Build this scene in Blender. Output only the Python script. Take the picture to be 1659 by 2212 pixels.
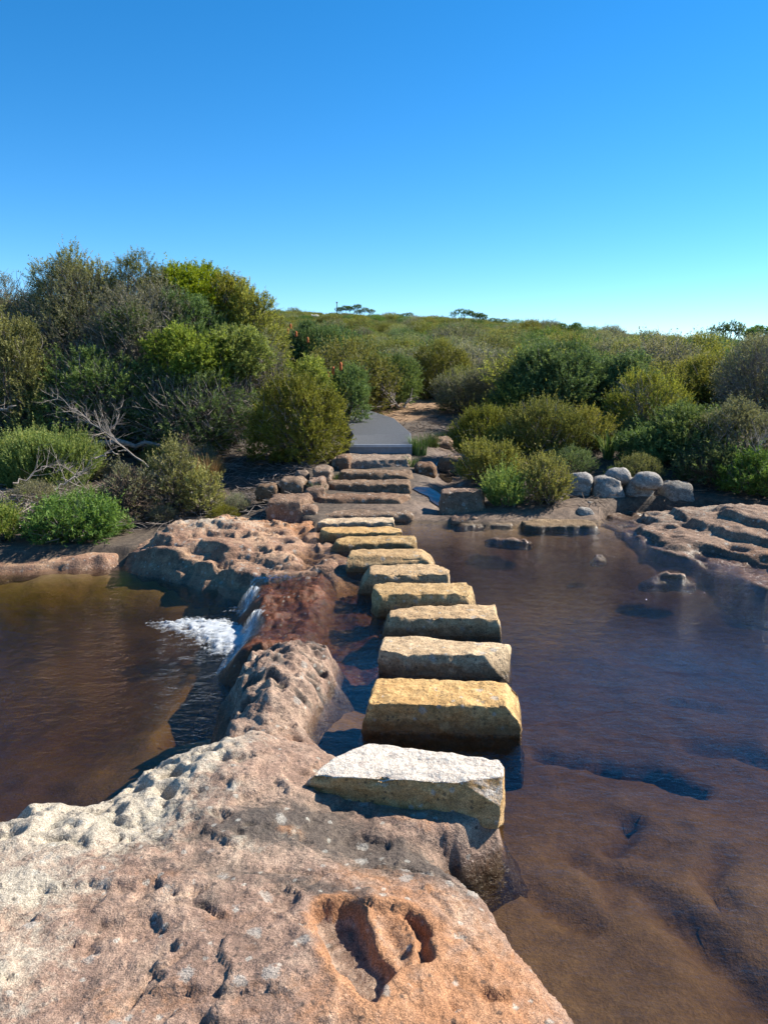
import bpy, math, random
import numpy as np
from math import radians, pi, sin, cos

for o in list(bpy.data.objects):
    bpy.data.objects.remove(o)
scene = bpy.context.scene
COL = scene.collection

# ------------------------------------------------------------------ camera
CAM_H, PITCH = 1.9, radians(10.8)
cam_d = bpy.data.cameras.new('camera')
cam_d.sensor_fit = 'VERTICAL'
cam_d.sensor_height = 36.0
cam_d.lens = 27.05
cam_d.clip_start = 0.05
cam_d.clip_end = 3000
cam = bpy.data.objects.new('camera', cam_d)
COL.objects.link(cam)
cam.location = (0, 0, CAM_H)
cam.rotation_euler = (radians(90) - PITCH, 0, 0)
scene.camera = cam

# ------------------------------------------------------------------ sky, sun, exposure
SUN_EL, SUN_AZ = radians(40), radians(67)      # azimuth measured from +Y towards +X
world = bpy.data.worlds.new('World')
scene.world = world
world.use_nodes = True
wn = world.node_tree
wn.nodes.clear()
w_out = wn.nodes.new('ShaderNodeOutputWorld')
w_bg = wn.nodes.new('ShaderNodeBackground')
w_sky = wn.nodes.new('ShaderNodeTexSky')
w_sky.sky_type = 'NISHITA'
w_sky.sun_disc = False
w_sky.sun_elevation = SUN_EL
w_sky.sun_rotation = SUN_AZ
w_sky.altitude = 0
w_sky.air_density = 0.8
w_sky.dust_density = 0.0
w_sky.ozone_density = 6.0
w_hsv = wn.nodes.new('ShaderNodeHueSaturation')
w_hsv.inputs['Saturation'].default_value = 1.25
w_hsv.inputs['Hue'].default_value = 0.495
w_bg.inputs['Strength'].default_value = 0.098
wn.links.new(w_sky.outputs[0], w_hsv.inputs['Color'])
wn.links.new(w_hsv.outputs[0], w_bg.inputs[0])
wn.links.new(w_bg.outputs[0], w_out.inputs[0])

sun_d = bpy.data.lights.new('sun', 'SUN')
sun_d.energy = 5.0
sun_d.angle = radians(0.5)
sun_d.color = (1.0, 0.93, 0.82)
sun = bpy.data.objects.new('sun', sun_d)
COL.objects.link(sun)
sun.location = (20, 20, 20)
sun.rotation_euler = (radians(90) - SUN_EL, 0, pi - SUN_AZ)

vs = scene.view_settings
vs.view_transform = 'Standard'
vs.look = 'None'
vs.exposure = 1.05
vs.gamma = 1.0
vs.use_curve_mapping = False
scene.render.engine = 'CYCLES'
cy = scene.cycles
cy.use_denoising = True
cy.max_bounces = 8
cy.diffuse_bounces = 3
cy.glossy_bounces = 3
cy.transmission_bounces = 3
cy.transparent_max_bounces = 12
cy.volume_bounces = 0
cy.caustics_reflective = False
cy.caustics_refractive = False
cy.use_adaptive_sampling = True
cy.adaptive_threshold = 0.015

# ------------------------------------------------------------------ numeric helpers
_F = 1662.0

def at(px, py, Y):
    """world point at distance Y along the ground for a measured direction"""
    u = (px - 829.5) / _F
    v = (1106 - py) / _F
    d = np.array([u, cos(PITCH) + v * sin(PITCH), -sin(PITCH) + v * cos(PITCH)])
    t = Y / d[1]
    return np.array([0, 0, CAM_H]) + t * d


def on(px, py, z):
    u = (px - 829.5) / _F
    v = (1106 - py) / _F
    d = np.array([u, cos(PITCH) + v * sin(PITCH), -sin(PITCH) + v * cos(PITCH)])
    t = (z - CAM_H) / d[2]
    return np.array([0, 0, CAM_H]) + t * d


_pr = np.random.RandomState(7)
_PERM = _pr.permutation(256)
_PERM = np.concatenate([_PERM, _PERM, _PERM]).astype(np.int64)
_G = _pr.normal(size=(256, 3))
_G /= np.linalg.norm(_G, axis=1)[:, None]


def perlin(x, y, z=0.0, seed=0):
    x = np.asarray(x, float) + seed * 17.31
    y = np.asarray(y, float) + seed * 9.17
    z = np.zeros_like(x) + z + seed * 3.7
    xi = np.floor(x); yi = np.floor(y); zi = np.floor(z)
    fx = x - xi; fy = y - yi; fz = z - zi
    xi = xi.astype(np.int64) & 255; yi = yi.astype(np.int64) & 255; zi = zi.astype(np.int64) & 255
    u = fx ** 3 * (fx * (fx * 6 - 15) + 10)
    v = fy ** 3 * (fy * (fy * 6 - 15) + 10)
    w = fz ** 3 * (fz * (fz * 6 - 15) + 10)
    r = 0
    for dx in (0, 1):
        px = _PERM[xi + dx]
        wx = u if dx else 1 - u
        for dy in (0, 1):
            py = _PERM[px + yi + dy]
            wy = v if dy else 1 - v
            for dz in (0, 1):
                g = _G[_PERM[py + zi + dz]]
                wz = w if dz else 1 - w
                r = r + wx * wy * wz * (g[..., 0] * (fx - dx) + g[..., 1] * (fy - dy) + g[..., 2] * (fz - dz))
    return r * 1.5


def fbm(x, y, z=0.0, octv=5, seed=0, gain=0.5, lac=2.03):
    r = 0; a = 1.0; f = 1.0
    for i in range(octv):
        r = r + a * perlin(np.asarray(x) * f, np.asarray(y) * f, np.asarray(z) * f, seed + i)
        a *= gain; f *= lac
    return r


def billow(x, y, z=0.0, octv=4, seed=0, gain=0.5):
    r = 0; a = 1.0; f = 1.0
    for i in range(octv):
        r = r + a * np.abs(perlin(np.asarray(x) * f, np.asarray(y) * f, np.asarray(z) * f, seed + i))
        a *= gain; f *= 2.07
    return r


def worley(x, y, seed=0):
    x = np.asarray(x, float); y = np.asarray(y, float)
    xi = np.floor(x).astype(np.int64); yi = np.floor(y).astype(np.int64)
    f1 = np.full(x.shape, 9.0)
    for dx in (-1, 0, 1):
        for dy in (-1, 0, 1):
            a = (xi + dx + seed * 31) & 255; b = (yi + dy + seed * 57) & 255
            h = _PERM[_PERM[a] + b]
            h2 = _PERM[h + 37]
            cx = xi + dx + h / 255.0; cy_ = yi + dy + h2 / 255.0
            f1 = np.minimum(f1, np.hypot(x - cx, y - cy_))
    return f1


def sstep(x, a, b):
    t = np.clip((np.asarray(x, float) - a) / (b - a), 0, 1)
    return t * t * (3 - 2 * t)


def sdf(x, y, poly):
    """signed distance, positive inside"""
    p = np.asarray(poly, float)
    x = np.asarray(x, float); y = np.asarray(y, float)
    d = np.full(x.shape, 1e9)
    ins = np.zeros(x.shape, bool)
    n = len(p)
    for i in range(n):
        ax, ay = p[i]; bx, by = p[(i + 1) % n]
        ex, ey = bx - ax, by - ay
        t = np.clip(((x - ax) * ex + (y - ay) * ey) / (ex * ex + ey * ey + 1e-12), 0, 1)
        d = np.minimum(d, np.hypot(x - ax - t * ex, y - ay - t * ey))
        c = ((ay <= y) & (by > y)) | ((by <= y) & (ay > y))
        with np.errstate(divide='ignore', invalid='ignore'):
            xs = ax + (y - ay) / (by - ay if by != ay else 1e-12) * ex
        ins ^= c & (x < xs)
    return np.where(ins, d, -d)


def pdist(x, y, line):
    d = np.full(np.shape(x), 1e9)
    for (ax, ay), (bx, by) in zip(line[:-1], line[1:]):
        ex, ey = bx - ax, by - ay
        t = np.clip(((x - ax) * ex + (y - ay) * ey) / (ex * ex + ey * ey + 1e-12), 0, 1)
        d = np.minimum(d, np.hypot(x - ax - t * ex, y - ay - t * ey))
    return d


def gauss(x, y, cx, cy_, sx, sy, rot=0.0):
    c, s = cos(rot), sin(rot)
    u = (x - cx) * c + (y - cy_) * s
    v = -(x - cx) * s + (y - cy_) * c
    return np.exp(-(u / sx) ** 2 - (v / sy) ** 2)

# ------------------------------------------------------------------ mesh helpers


def mk_mesh(name, V, F, mats, smooth=True, attrs=None, midx=None):
    """F: list of int arrays (each n x k)"""
    me = bpy.data.meshes.new(name)
    V = np.ascontiguousarray(V, dtype=np.float32)
    if not isinstance(F, list):
        F = [F]
    F = [np.asarray(f, dtype=np.int32) for f in F if len(f)]
    me.vertices.add(len(V))
    me.vertices.foreach_set('co', V.ravel())
    nl = sum(f.size for f in F); nf = sum(len(f) for f in F)
    me.loops.add(nl)
    me.loops.foreach_set('vertex_index', np.concatenate([f.ravel() for f in F]).astype(np.int32))
    me.polygons.add(nf)
    tot = np.concatenate([np.full(len(f), f.shape[1], np.int32) for f in F])
    st = np.concatenate([[0], np.cumsum(tot)[:-1]]).astype(np.int32)
    me.polygons.foreach_set('loop_start', st)
    me.polygons.foreach_set('use_smooth', np.full(nf, smooth))
    if midx is not None:
        me.polygons.foreach_set('material_index', np.asarray(midx, np.int32))
    for k, a in (attrs or {}).items():
        at_ = me.attributes.new(k, 'FLOAT', 'POINT')
        at_.data.foreach_set('value', np.asarray(a, np.float32))
    me.update(calc_edges=True)
    me.validate()
    for m in (mats if isinstance(mats, (list, tuple)) else [mats]):
        me.materials.append(m)
    return me


def mk_obj(name, me, parent=None, loc=(0, 0, 0), rot=(0, 0, 0), scale=(1, 1, 1), **props):
    o = bpy.data.objects.new(name, me)
    COL.objects.link(o)
    o.location = [float(c) for c in loc]; o.rotation_euler = [float(c) for c in rot]; o.scale = [float(c) for c in scale]
    if parent:
        o.parent = parent
    if 'category' in props:
        o['kind'] = 'thing'
    for k, v in props.items():
        o[k] = v
    return o


def grid_faces(ny, nx, mask=None):
    i = np.arange(ny - 1)[:, None] * nx + np.arange(nx - 1)[None, :]
    f = np.stack([i, i + 1, i + nx + 1, i + nx], -1)
    if mask is not None:
        f = f[mask]
    return f.reshape(-1, 4)


def compact(V, F, attrs):
    used = np.unique(F)
    m = np.full(len(V), -1, np.int64); m[used] = np.arange(len(used))
    return V[used], m[F], {k: a[used] for k, a in attrs.items()}


class Tubes:
    """collects tapered polylines into one mesh"""
    def __init__(self):
        self.V = []; self.F = []; self.n = 0

    def add(self, P, R, k=5):
        P = np.asarray(P, float)[None]; R = np.asarray(R, float)[None]
        self.many(P, R, k)

    def many(self, P, R, k=3):
        """P: (m, s, 3) polylines, R: (m, s)"""
        m, s, _ = P.shape
        T = np.gradient(P, axis=1)
        T /= np.linalg.norm(T, axis=2)[..., None] + 1e-9
        ref = np.where(np.abs(T[..., 2:3]) < 0.9, np.array([0, 0, 1.0]), np.array([1.0, 0, 0]))
        A = np.cross(T, ref); A /= np.linalg.norm(A, axis=2)[..., None] + 1e-9
        B = np.cross(T, A)
        an = np.arange(k) * 2 * pi / k
        V = P[:, :, None, :] + R[:, :, None, None] * (np.cos(an)[None, None, :, None] * A[:, :, None, :] + np.sin(an)[None, None, :, None] * B[:, :, None, :])
        base = self.n + np.arange(m)[:, None, None] * s * k
        i = np.arange(s - 1)[None, :, None] * k; j = np.arange(k)[None, None, :]; j2 = (j + 1) % k
        f = np.stack([base + i + j, base + i + j2, base + i + k + j2, base + i + k + j], -1).reshape(-1, 4)
        self.V.append(V.reshape(-1, 3)); self.F.append(f); self.n += m * s * k

    def mesh(self, name, mat):
        return mk_mesh(name, np.concatenate(self.V), np.concatenate(self.F), mat, True)

# ------------------------------------------------------------------ node helpers


class NT:
    def __init__(self, name):
        self.m = bpy.data.materials.new(name)
        self.m.use_nodes = True
        self.t = self.m.node_tree
        self.t.nodes.clear()
        self.out = self.t.nodes.new('ShaderNodeOutputMaterial')

    def n(self, typ, props=None, **ins):
        nd = self.t.nodes.new(typ)
        for k, v in (props or {}).items():
            setattr(nd, k, v)
        for k, v in ins.items():
            key = int(k[1:]) if k[0] == 'i' and k[1:].isdigit() else k.replace('_', ' ')
            s = nd.inputs[key]
            if isinstance(v, bpy.types.NodeSocket):
                self.t.links.new(v, s)
            else:
                s.default_value = v
        return nd

    def noise(self, vec, scale, detail=5, rough=0.55, dist=0.0):
        return self.n('ShaderNodeTexNoise', Vector=vec, Scale=scale, Detail=detail, Roughness=rough, Distortion=dist).outputs[0]

    def ramp(self, fac, stops):
        nd = self.n('ShaderNodeValToRGB', i0=fac)
        el = nd.color_ramp.elements
        while len(el) < len(stops):
            el.new(0.5)
        for e, (p, c) in zip(el, stops):
            e.position = p
            e.color = (c, c, c, 1) if isinstance(c, (int, float)) else tuple(c) + (1,)
        return nd.outputs[0]

    def mix(self, fac, a, b, mode='MIX'):
        nd = self.n('ShaderNodeMix', {'data_type': 'RGBA', 'blend_type': mode})
        for s, v in ((nd.inputs[0], fac), (nd.inputs[6], a), (nd.inputs[7], b)):
            if isinstance(v, bpy.types.NodeSocket):
                self.t.links.new(v, s)
            else:
                s.default_value = v if isinstance(v, (int, float)) else tuple(v) + (1,) if len(v) == 3 else v
        return nd.outputs[2]

    def math(self, op, a, b=None, c=None, clamp=False):
        nd = self.n('ShaderNodeMath', {'operation': op, 'use_clamp': clamp})
        for i, v in enumerate((a, b, c)):
            if v is None:
                continue
            if isinstance(v, bpy.types.NodeSocket):
                self.t.links.new(v, nd.inputs[i])
            else:
                nd.inputs[i].default_value = v
        return nd.outputs[0]

    def map(self, v, a, b, c=0.0, d=1.0):
        nd = self.n('ShaderNodeMapRange', {'clamp': True}, Value=v)
        for i, q in zip((1, 2, 3, 4), (a, b, c, d)):
            nd.inputs[i].default_value = q
        return nd.outputs[0]

    def attr(self, name):
        return self.n('ShaderNodeAttribute', {'attribute_name': name}).outputs['Fac']

    def surf(self, s):
        self.t.links.new(s, self.out.inputs['Surface'])
        return self.m


def rock_mat(name, ca, cb, cc, scale=1.0, dark=(0.05, 0.045, 0.04), lichen=(0.42, 0.38, 0.295), orange=(0.36, 0.155, 0.055),
             masks=False, wet_z=0.0, wet_h=0.05, stain=None, bump=1.0, strata=0.0, spot=0.35, rough=0.9, whitetop=None, rnd=0.0):
    t = NT(name)
    co = t.n('ShaderNodeTexCoord').outputs['Object']
    pos = t.n('ShaderNodeNewGeometry').outputs['Position']
    z = t.n('ShaderNodeSeparateXYZ', Vector=pos).outputs[2]
    big = t.noise(co, 1.7 * scale, 6, 0.6, 0.4)
    mid = t.noise(co, 7.0 * scale, 6, 0.65, 0.3)
    fine = t.noise(co, 55.0, 4, 0.7)
    grit = t.noise(co, 240.0, 2, 0.7)
    c = t.ramp(big, [(0.30, ca), (0.48, cb), (0.68, cc)])
    c2 = t.ramp(mid, [(0.28, tuple(q * 0.55 for q in ca)), (0.50, cb), (0.72, tuple(min(1, q * 1.25) for q in cc))])
    c = t.mix(0.5, c, c2)
    if strata > 0:
        sz = t.n('ShaderNodeMapping', Vector=co)
        sz.inputs['Scale'].default_value = (0.6, 0.6, 14.0)
        st = t.noise(sz.outputs[0], 2.2, 4, 0.6, 0.6)
        c = t.mix(t.math('MULTIPLY', t.map(st, 0.35, 0.7), strata), c, tuple(q * 0.6 for q in ca))
    # dark weathering blotches with their own shape
    bl = t.map(t.noise(co, 3.6 * scale, 8, 0.7, 0.8), 0.54, 0.70)
    c = t.mix(t.math('MULTIPLY', bl, spot), c, dark)
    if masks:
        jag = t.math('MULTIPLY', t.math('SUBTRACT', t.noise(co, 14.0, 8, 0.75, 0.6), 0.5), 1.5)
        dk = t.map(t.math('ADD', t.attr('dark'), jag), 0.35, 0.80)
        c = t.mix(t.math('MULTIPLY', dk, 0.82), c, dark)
        orr = t.map(t.math('ADD', t.attr('orange'), jag), 0.35, 0.85)
        c = t.mix(t.math('MULTIPLY', orr, 0.62), c, orange)
        jl = t.math('MULTIPLY', t.math('SUBTRACT', t.noise(co, 9.0, 9, 0.8, 1.0), 0.5), 2.2)
        li = t.map(t.math('ADD', t.attr('lichen'), jl), 0.42, 0.85)
        c = t.mix(t.math('MULTIPLY', li, 0.72), c, lichen)
    for vs_, thr, pick_, col_ in ((24.0, 0.20, 0.80, (0.42, 0.40, 0.34)), (38.0, 0.22, 0.78, (0.045, 0.04, 0.036)), (13.0, 0.26, 0.88, (0.33, 0.31, 0.27))):
        vn = t.n('ShaderNodeTexVoronoi', Vector=co, Scale=vs_)        # crusts of lichen
        rc = t.n('ShaderNodeSeparateColor', Color=vn.outputs['Color']).outputs[0]
        dd = t.math('ADD', vn.outputs['Distance'], t.math('MULTIPLY', t.math('SUBTRACT', fine, 0.5), 0.7))
        sp_ = t.math('MULTIPLY', t.map(dd, thr, thr + 0.10, 1.0, 0.0), t.math('GREATER_THAN', rc, pick_))
        c = t.mix(t.math('MULTIPLY', sp_, 0.6), c, col_)
    if whitetop:
        nz = t.n('ShaderNodeSeparateXYZ', Vector=t.n('ShaderNodeNewGeometry').outputs['Normal']).outputs[2]
        wt = t.map(t.math('ADD', nz, t.math('MULTIPLY', t.math('SUBTRACT', mid, 0.5), 0.7)), 0.45, 0.72)
        c = t.mix(wt, c, t.ramp(mid, [(0.25, tuple(q * 0.72 for q in whitetop)), (0.5, whitetop), (0.8, tuple(min(0.9, q * 1.1) for q in whitetop))]))
    c = t.mix(0.5, c, t.ramp(fine, [(0.28, 0.2), (0.5, 0.52), (0.72, 0.85)]), 'OVERLAY')
    c = t.mix(0.75, c, t.ramp(grit, [(0.30, 0.12), (0.5, 0.5), (0.70, 0.92)]), 'OVERLAY')
    if rnd:
        rn = t.n('ShaderNodeObjectInfo').outputs['Random']
        h = t.n('ShaderNodeHueSaturation', Color=c)
        t.t.links.new(t.map(rn, 0, 1, 1 - rnd, 1 + rnd), h.inputs['Value'])
        t.t.links.new(t.map(rn, 0, 1, 1.15, 0.8), h.inputs['Saturation'])
        c = h.outputs[0]
    if stain is not None:      # dark waterline stain
        sj = t.math('ADD', z, t.math('MULTIPLY', t.math('SUBTRACT', mid, 0.5), 0.12))
        sf = t.map(sj, stain * 0.35, stain, 1.0, 0.0)
        c = t.mix(t.math('MULTIPLY', sf, 0.7), c, (0.06, 0.038, 0.02))
    sub = t.map(z, wet_z - 0.07, wet_z + 0.004, 1.0, 0.0)      # algae coat on rock that stays under water
    c = t.mix(t.math('MULTIPLY', sub, 0.88), c, t.ramp(mid, [(0.3, (0.035, 0.023, 0.014)), (0.7, (0.09, 0.06, 0.036))]))
    wj = t.math('ADD', z, t.math('MULTIPLY', t.math('SUBTRACT', mid, 0.5), -0.05))
    wet = t.map(wj, wet_z + 0.01, wet_z + wet_h, 1.0, 0.0)
    if masks:
        wet = t.math('MAXIMUM', wet, t.attr('wet'))
    c = t.mix(t.math('MULTIPLY', wet, 0.62), c, t.mix(1.0, c, (0.30, 0.24, 0.20), 'MULTIPLY'))
    ro = t.math('SUBTRACT', rough, t.math('MULTIPLY', wet, rough - 0.22))
    pits = t.n('ShaderNodeTexVoronoi', Vector=co, Scale=34.0).outputs[0]
    hgt = t.math('ADD', t.math('MULTIPLY', mid, 1.2), t.math('ADD', t.math('MULTIPLY', fine, 0.42), t.math('ADD', t.math('MULTIPLY', grit, 0.14), t.math('MULTIPLY', t.map(pits, 0.0, 0.45), 0.18))))
    b = t.n('ShaderNodeBump', Strength=0.85, Distance=0.016 * bump, Height=hgt)
    p = t.n('ShaderNodeBsdfPrincipled', Base_Color=c, Roughness=ro, Normal=b.outputs[0])
    p.inputs['Specular IOR Level'].default_value = 0.3
    return t.surf(p.outputs[0])


def leaf_mat(name, stops, trans=0.38, rnd=0.2, hue=0.02):
    t = NT(name)
    tint = t.attr('tint')
    c = t.ramp(tint, stops)
    rn = t.n('ShaderNodeObjectInfo').outputs['Random']
    h = t.n('ShaderNodeHueSaturation', Color=c)
    t.t.links.new(t.map(rn, 0, 1, 0.5 - hue, 0.5 + hue), h.inputs['Hue'])
    r2 = t.math('FRACT', t.math('MULTIPLY', rn, 17.3))
    t.t.links.new(t.map(r2, 0, 1, 1 - rnd, 1 + rnd), h.inputs['Value'])
    r3 = t.math('FRACT', t.math('MULTIPLY', rn, 53.7))
    t.t.links.new(t.map(r3, 0, 1, 0.75, 1.1), h.inputs['Saturation'])
    c = h.outputs[0]
    p = t.n('ShaderNodeBsdfPrincipled', Base_Color=c, Roughness=0.65)
    p.inputs['Specular IOR Level'].default_value = 0.12
    tr = t.n('ShaderNodeBsdfTranslucent', Color=t.mix(1.0, c, (1.0, 1.0, 0.55), 'MULTIPLY'))
    return t.surf(t.n('ShaderNodeMixShader', i0=trans, i1=p.outputs[0], i2=tr.outputs[0]).outputs[0])


def bark_mat(name, ca, cb, scale=20):
    t = NT(name)
    co = t.n('ShaderNodeTexCoord').outputs['Object']
    n1 = t.noise(co, scale, 5, 0.6)
    c = t.ramp(n1, [(0.3, ca), (0.7, cb)])
    b = t.n('ShaderNodeBump', Strength=0.6, Distance=0.004, Height=t.noise(co, scale * 4, 3))
    p = t.n('ShaderNodeBsdfPrincipled', Base_Color=c, Roughness=0.85, Normal=b.outputs[0])
    return t.surf(p.outputs[0])


def water_mat(name, col, dens, rip=1.0, rough=0.03):
    t = NT(name)
    pos = t.n('ShaderNodeNewGeometry').outputs['Position']
    mp = t.n('ShaderNodeMapping', Vector=pos)
    mp.inputs['Scale'].default_value = (0.8, 1.5, 1)
    mp.inputs['Rotation'].default_value = (0, 0, 0.25)
    a = t.noise(mp.outputs[0], 2.6, 2, 0.5, 0.6)
    b1 = t.noise(mp.outputs[0], 9.0, 4, 0.6, 0.8)
    b2 = t.noise(mp.outputs[0], 26.0, 3, 0.6, 0.5)
    zone = t.attr('ripple')
    hgt = t.math('ADD', t.math('MULTIPLY', a, 0.6), t.math('MULTIPLY', zone, t.math('ADD', t.math('MULTIPLY', b1, 1.7), t.math('MULTIPLY', b2, 1.0))))
    bp = t.n('ShaderNodeBump', Strength=1.0, Distance=0.017 * rip, Height=hgt)
    bk = t.n('ShaderNodeNewGeometry').outputs['Backfacing']      # unrefracted rays: same curve from both sides
    fr = t.n('ShaderNodeFresnel', IOR=t.map(bk, 0, 1, 1.36, 1 / 1.36), Normal=bp.outputs[0])
    tr = t.n('ShaderNodeBsdfTransparent', Color=(0.97, 0.96, 0.94, 1))
    gl = t.n('ShaderNodeBsdfGlossy', Color=(1, 1, 1, 1), Roughness=rough, Normal=bp.outputs[0])
    mx = t.n('ShaderNodeMixShader', i0=fr.outputs[0], i1=tr.outputs[0], i2=gl.outputs[0])
    # aerated white water where it tumbles
    fm = t.math('MULTIPLY', t.attr('foam'), t.map(t.noise(mp.outputs[0], 22.0, 6, 0.7, 1.2), 0.42, 0.62))
    wh = t.n('ShaderNodeBsdfDiffuse', Color=(0.8, 0.83, 0.85, 1))
    mx2 = t.n('ShaderNodeMixShader', i0=fm, i1=mx.outputs[0], i2=wh.outputs[0])
    va = t.n('ShaderNodeVolumeAbsorption', Color=tuple(col) + (1,), Density=dens)
    t.t.links.new(va.outputs[0], t.out.inputs['Volume'])
    return t.surf(mx2.outputs[0])


def flat_mat(name, col, rough=0.6, metal=0.0, nscale=30, var=0.25):
    t = NT(name)
    co = t.n('ShaderNodeTexCoord').outputs['Object']
    n1 = t.noise(co, nscale, 5, 0.65)
    c = t.ramp(n1, [(0.3, tuple(q * (1 - var) for q in col)), (0.7, tuple(min(1, q * (1 + var)) for q in col))])
    p = t.n('ShaderNodeBsdfPrincipled', Base_Color=c, Roughness=rough, Metallic=metal)
    return t.surf(p.outputs[0])

# ------------------------------------------------------------------ materials
M = {}
M['ledge'] = rock_mat('ledge_sandstone', (0.135, 0.088, 0.068), (0.26, 0.168, 0.120), (0.40, 0.295, 0.21), 1.5, masks=True, wet_h=0.045, spot=0.6, bump=1.25)
M['far_ledge'] = rock_mat('eroded_sandstone', (0.14, 0.072, 0.05), (0.28, 0.165, 0.105), (0.43, 0.29, 0.175), 1.2, masks=True, wet_z=-0.3, wet_h=0.08, spot=0.5, bump=1.4)
M['shelf'] = rock_mat('shelf_sandstone', (0.09, 0.052, 0.036), (0.19, 0.118, 0.078), (0.32, 0.22, 0.15), 1.2, masks=True, wet_h=0.04, spot=0.6, bump=1.2)
M['sill'] = rock_mat('sill_rock', (0.05, 0.018, 0.008), (0.14, 0.045, 0.014), (0.22, 0.08, 0.025), 2.0, wet_z=-0.34, wet_h=0.9, spot=0.5)
M['yellow'] = rock_mat('yellow_sandstone', (0.32, 0.20, 0.095), (0.48, 0.325, 0.165), (0.57, 0.425, 0.25), 2.5, stain=0.11, wet_h=0.02, spot=0.4, strata=0.45, rnd=0.12)
M['gold'] = rock_mat('golden_sandstone', (0.35, 0.19, 0.065), (0.52, 0.315, 0.12), (0.60, 0.41, 0.19), 2.5, stain=0.11, wet_h=0.02, spot=0.35, strata=0.45)
M['buff'] = rock_mat('buff_sandstone', (0.30, 0.19, 0.10), (0.44, 0.295, 0.155), (0.52, 0.38, 0.22), 2.5, stain=0.10, wet_h=0.02, spot=0.35, strata=0.4, rnd=0.1)
M['white'] = rock_mat('white_sandstone', (0.38, 0.20, 0.075), (0.50, 0.295, 0.115), (0.58, 0.40, 0.20), 2.5, wet_h=0.02, spot=0.25, strata=0.5, whitetop=(0.58, 0.50, 0.41))
M['step'] = rock_mat('step_stone', (0.09, 0.058, 0.038), (0.20, 0.132, 0.085), (0.33, 0.23, 0.15), 2.0, wet_h=0.03, spot=0.6, strata=0.4, rnd=0.2)
M['boulder'] = rock_mat('grey_boulder', (0.14, 0.125, 0.105), (0.25, 0.228, 0.20), (0.35, 0.32, 0.275), 2.0, wet_h=0.03, spot=0.4, rnd=0.2)
M['brownrock'] = rock_mat('brown_rock', (0.085, 0.05, 0.032), (0.18, 0.108, 0.068), (0.28, 0.195, 0.13), 2.0, wet_h=0.03, spot=0.5, rnd=0.2)
M['outcrop'] = rock_mat('pale_outcrop', (0.34, 0.31, 0.27), (0.5, 0.46, 0.41), (0.6, 0.56, 0.5), 0.5, wet_z=-50, spot=0.3)
M['water'] = water_mat('creek_water', (0.575, 0.485, 0.335), 3.9)
M['pool'] = water_mat('pool_water', (0.62, 0.51, 0.26), 3.7, rip=1.1)
M['bark'] = bark_mat('bark', (0.05, 0.04, 0.032), (0.15, 0.125, 0.105))
M['greytwig'] = bark_mat('grey_twig', (0.13, 0.105, 0.09), (0.30, 0.26, 0.23))
M['bleached'] = bark_mat('bleached_wood', (0.17, 0.14, 0.115), (0.36, 0.31, 0.265))
M['browntwig'] = bark_mat('brown_twig', (0.09, 0.06, 0.04), (0.20, 0.14, 0.095))
M['metal'] = flat_mat('grey_grating', (0.13, 0.135, 0.14), 0.6)
M['fascia'] = flat_mat('grey_fascia', (0.16, 0.175, 0.20), 0.5, nscale=12)
M['trim'] = flat_mat('pale_trim', (0.40, 0.42, 0.45), 0.45, nscale=12, var=0.12)
L = {}
L['lime'] = leaf_mat('lime_leaves', [(0.0, (0.101, 0.138, 0.021)), (0.5, (0.237, 0.293, 0.040)), (1.0, (0.426, 0.471, 0.069))], hue=0.006, rnd=0.08, trans=0.4)
L['limeolive'] = leaf_mat('lime_olive_leaves', [(0.0, (0.135, 0.137, 0.031)), (0.5, (0.269, 0.272, 0.053)), (1.0, (0.494, 0.462, 0.084))], hue=0.012, rnd=0.1)
L['olive'] = leaf_mat('olive_leaves', [(0.0, (0.104, 0.108, 0.026)), (0.5, (0.224, 0.224, 0.053)), (1.0, (0.432, 0.397, 0.098))], hue=0.012)
L['green'] = leaf_mat('green_leaves', [(0.0, (0.064, 0.119, 0.027)), (0.5, (0.139, 0.224, 0.053)), (1.0, (0.279, 0.378, 0.083))], hue=0.015)
L['dark'] = leaf_mat('dark_leaves', [(0.0, (0.054, 0.092, 0.032)), (0.5, (0.116, 0.180, 0.059)), (1.0, (0.247, 0.326, 0.096))], hue=0.015)
L['heath'] = leaf_mat('heath_leaves', [(0.0, (0.090, 0.149, 0.020)), (0.5, (0.190, 0.281, 0.033)), (1.0, (0.399, 0.409, 0.056))], hue=0.012, rnd=0.1)
L['grey'] = leaf_mat('grey_green_leaves', [(0.0, (0.112, 0.117, 0.068)), (0.5, (0.216, 0.212, 0.127)), (1.0, (0.362, 0.348, 0.212))], hue=0.015)
L['hill'] = leaf_mat('hill_leaves', [(0.0, (0.116, 0.122, 0.036)), (0.5, (0.231, 0.237, 0.071)), (1.0, (0.400, 0.389, 0.129))], hue=0.02, rnd=0.3)
L['straw'] = leaf_mat('straw', [(0.0, (0.16, 0.10, 0.04)), (0.5, (0.30, 0.20, 0.09)), (1.0, (0.45, 0.33, 0.17))], trans=0.2)
L['strap'] = leaf_mat('strap_leaves', [(0.0, (0.04, 0.08, 0.02)), (0.6, (0.09, 0.14, 0.04)), (1.0, (0.25, 0.28, 0.12))], trans=0.25)
M['flower'] = flat_mat('banksia_flower', (0.42, 0.10, 0.02), 0.8)

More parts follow.
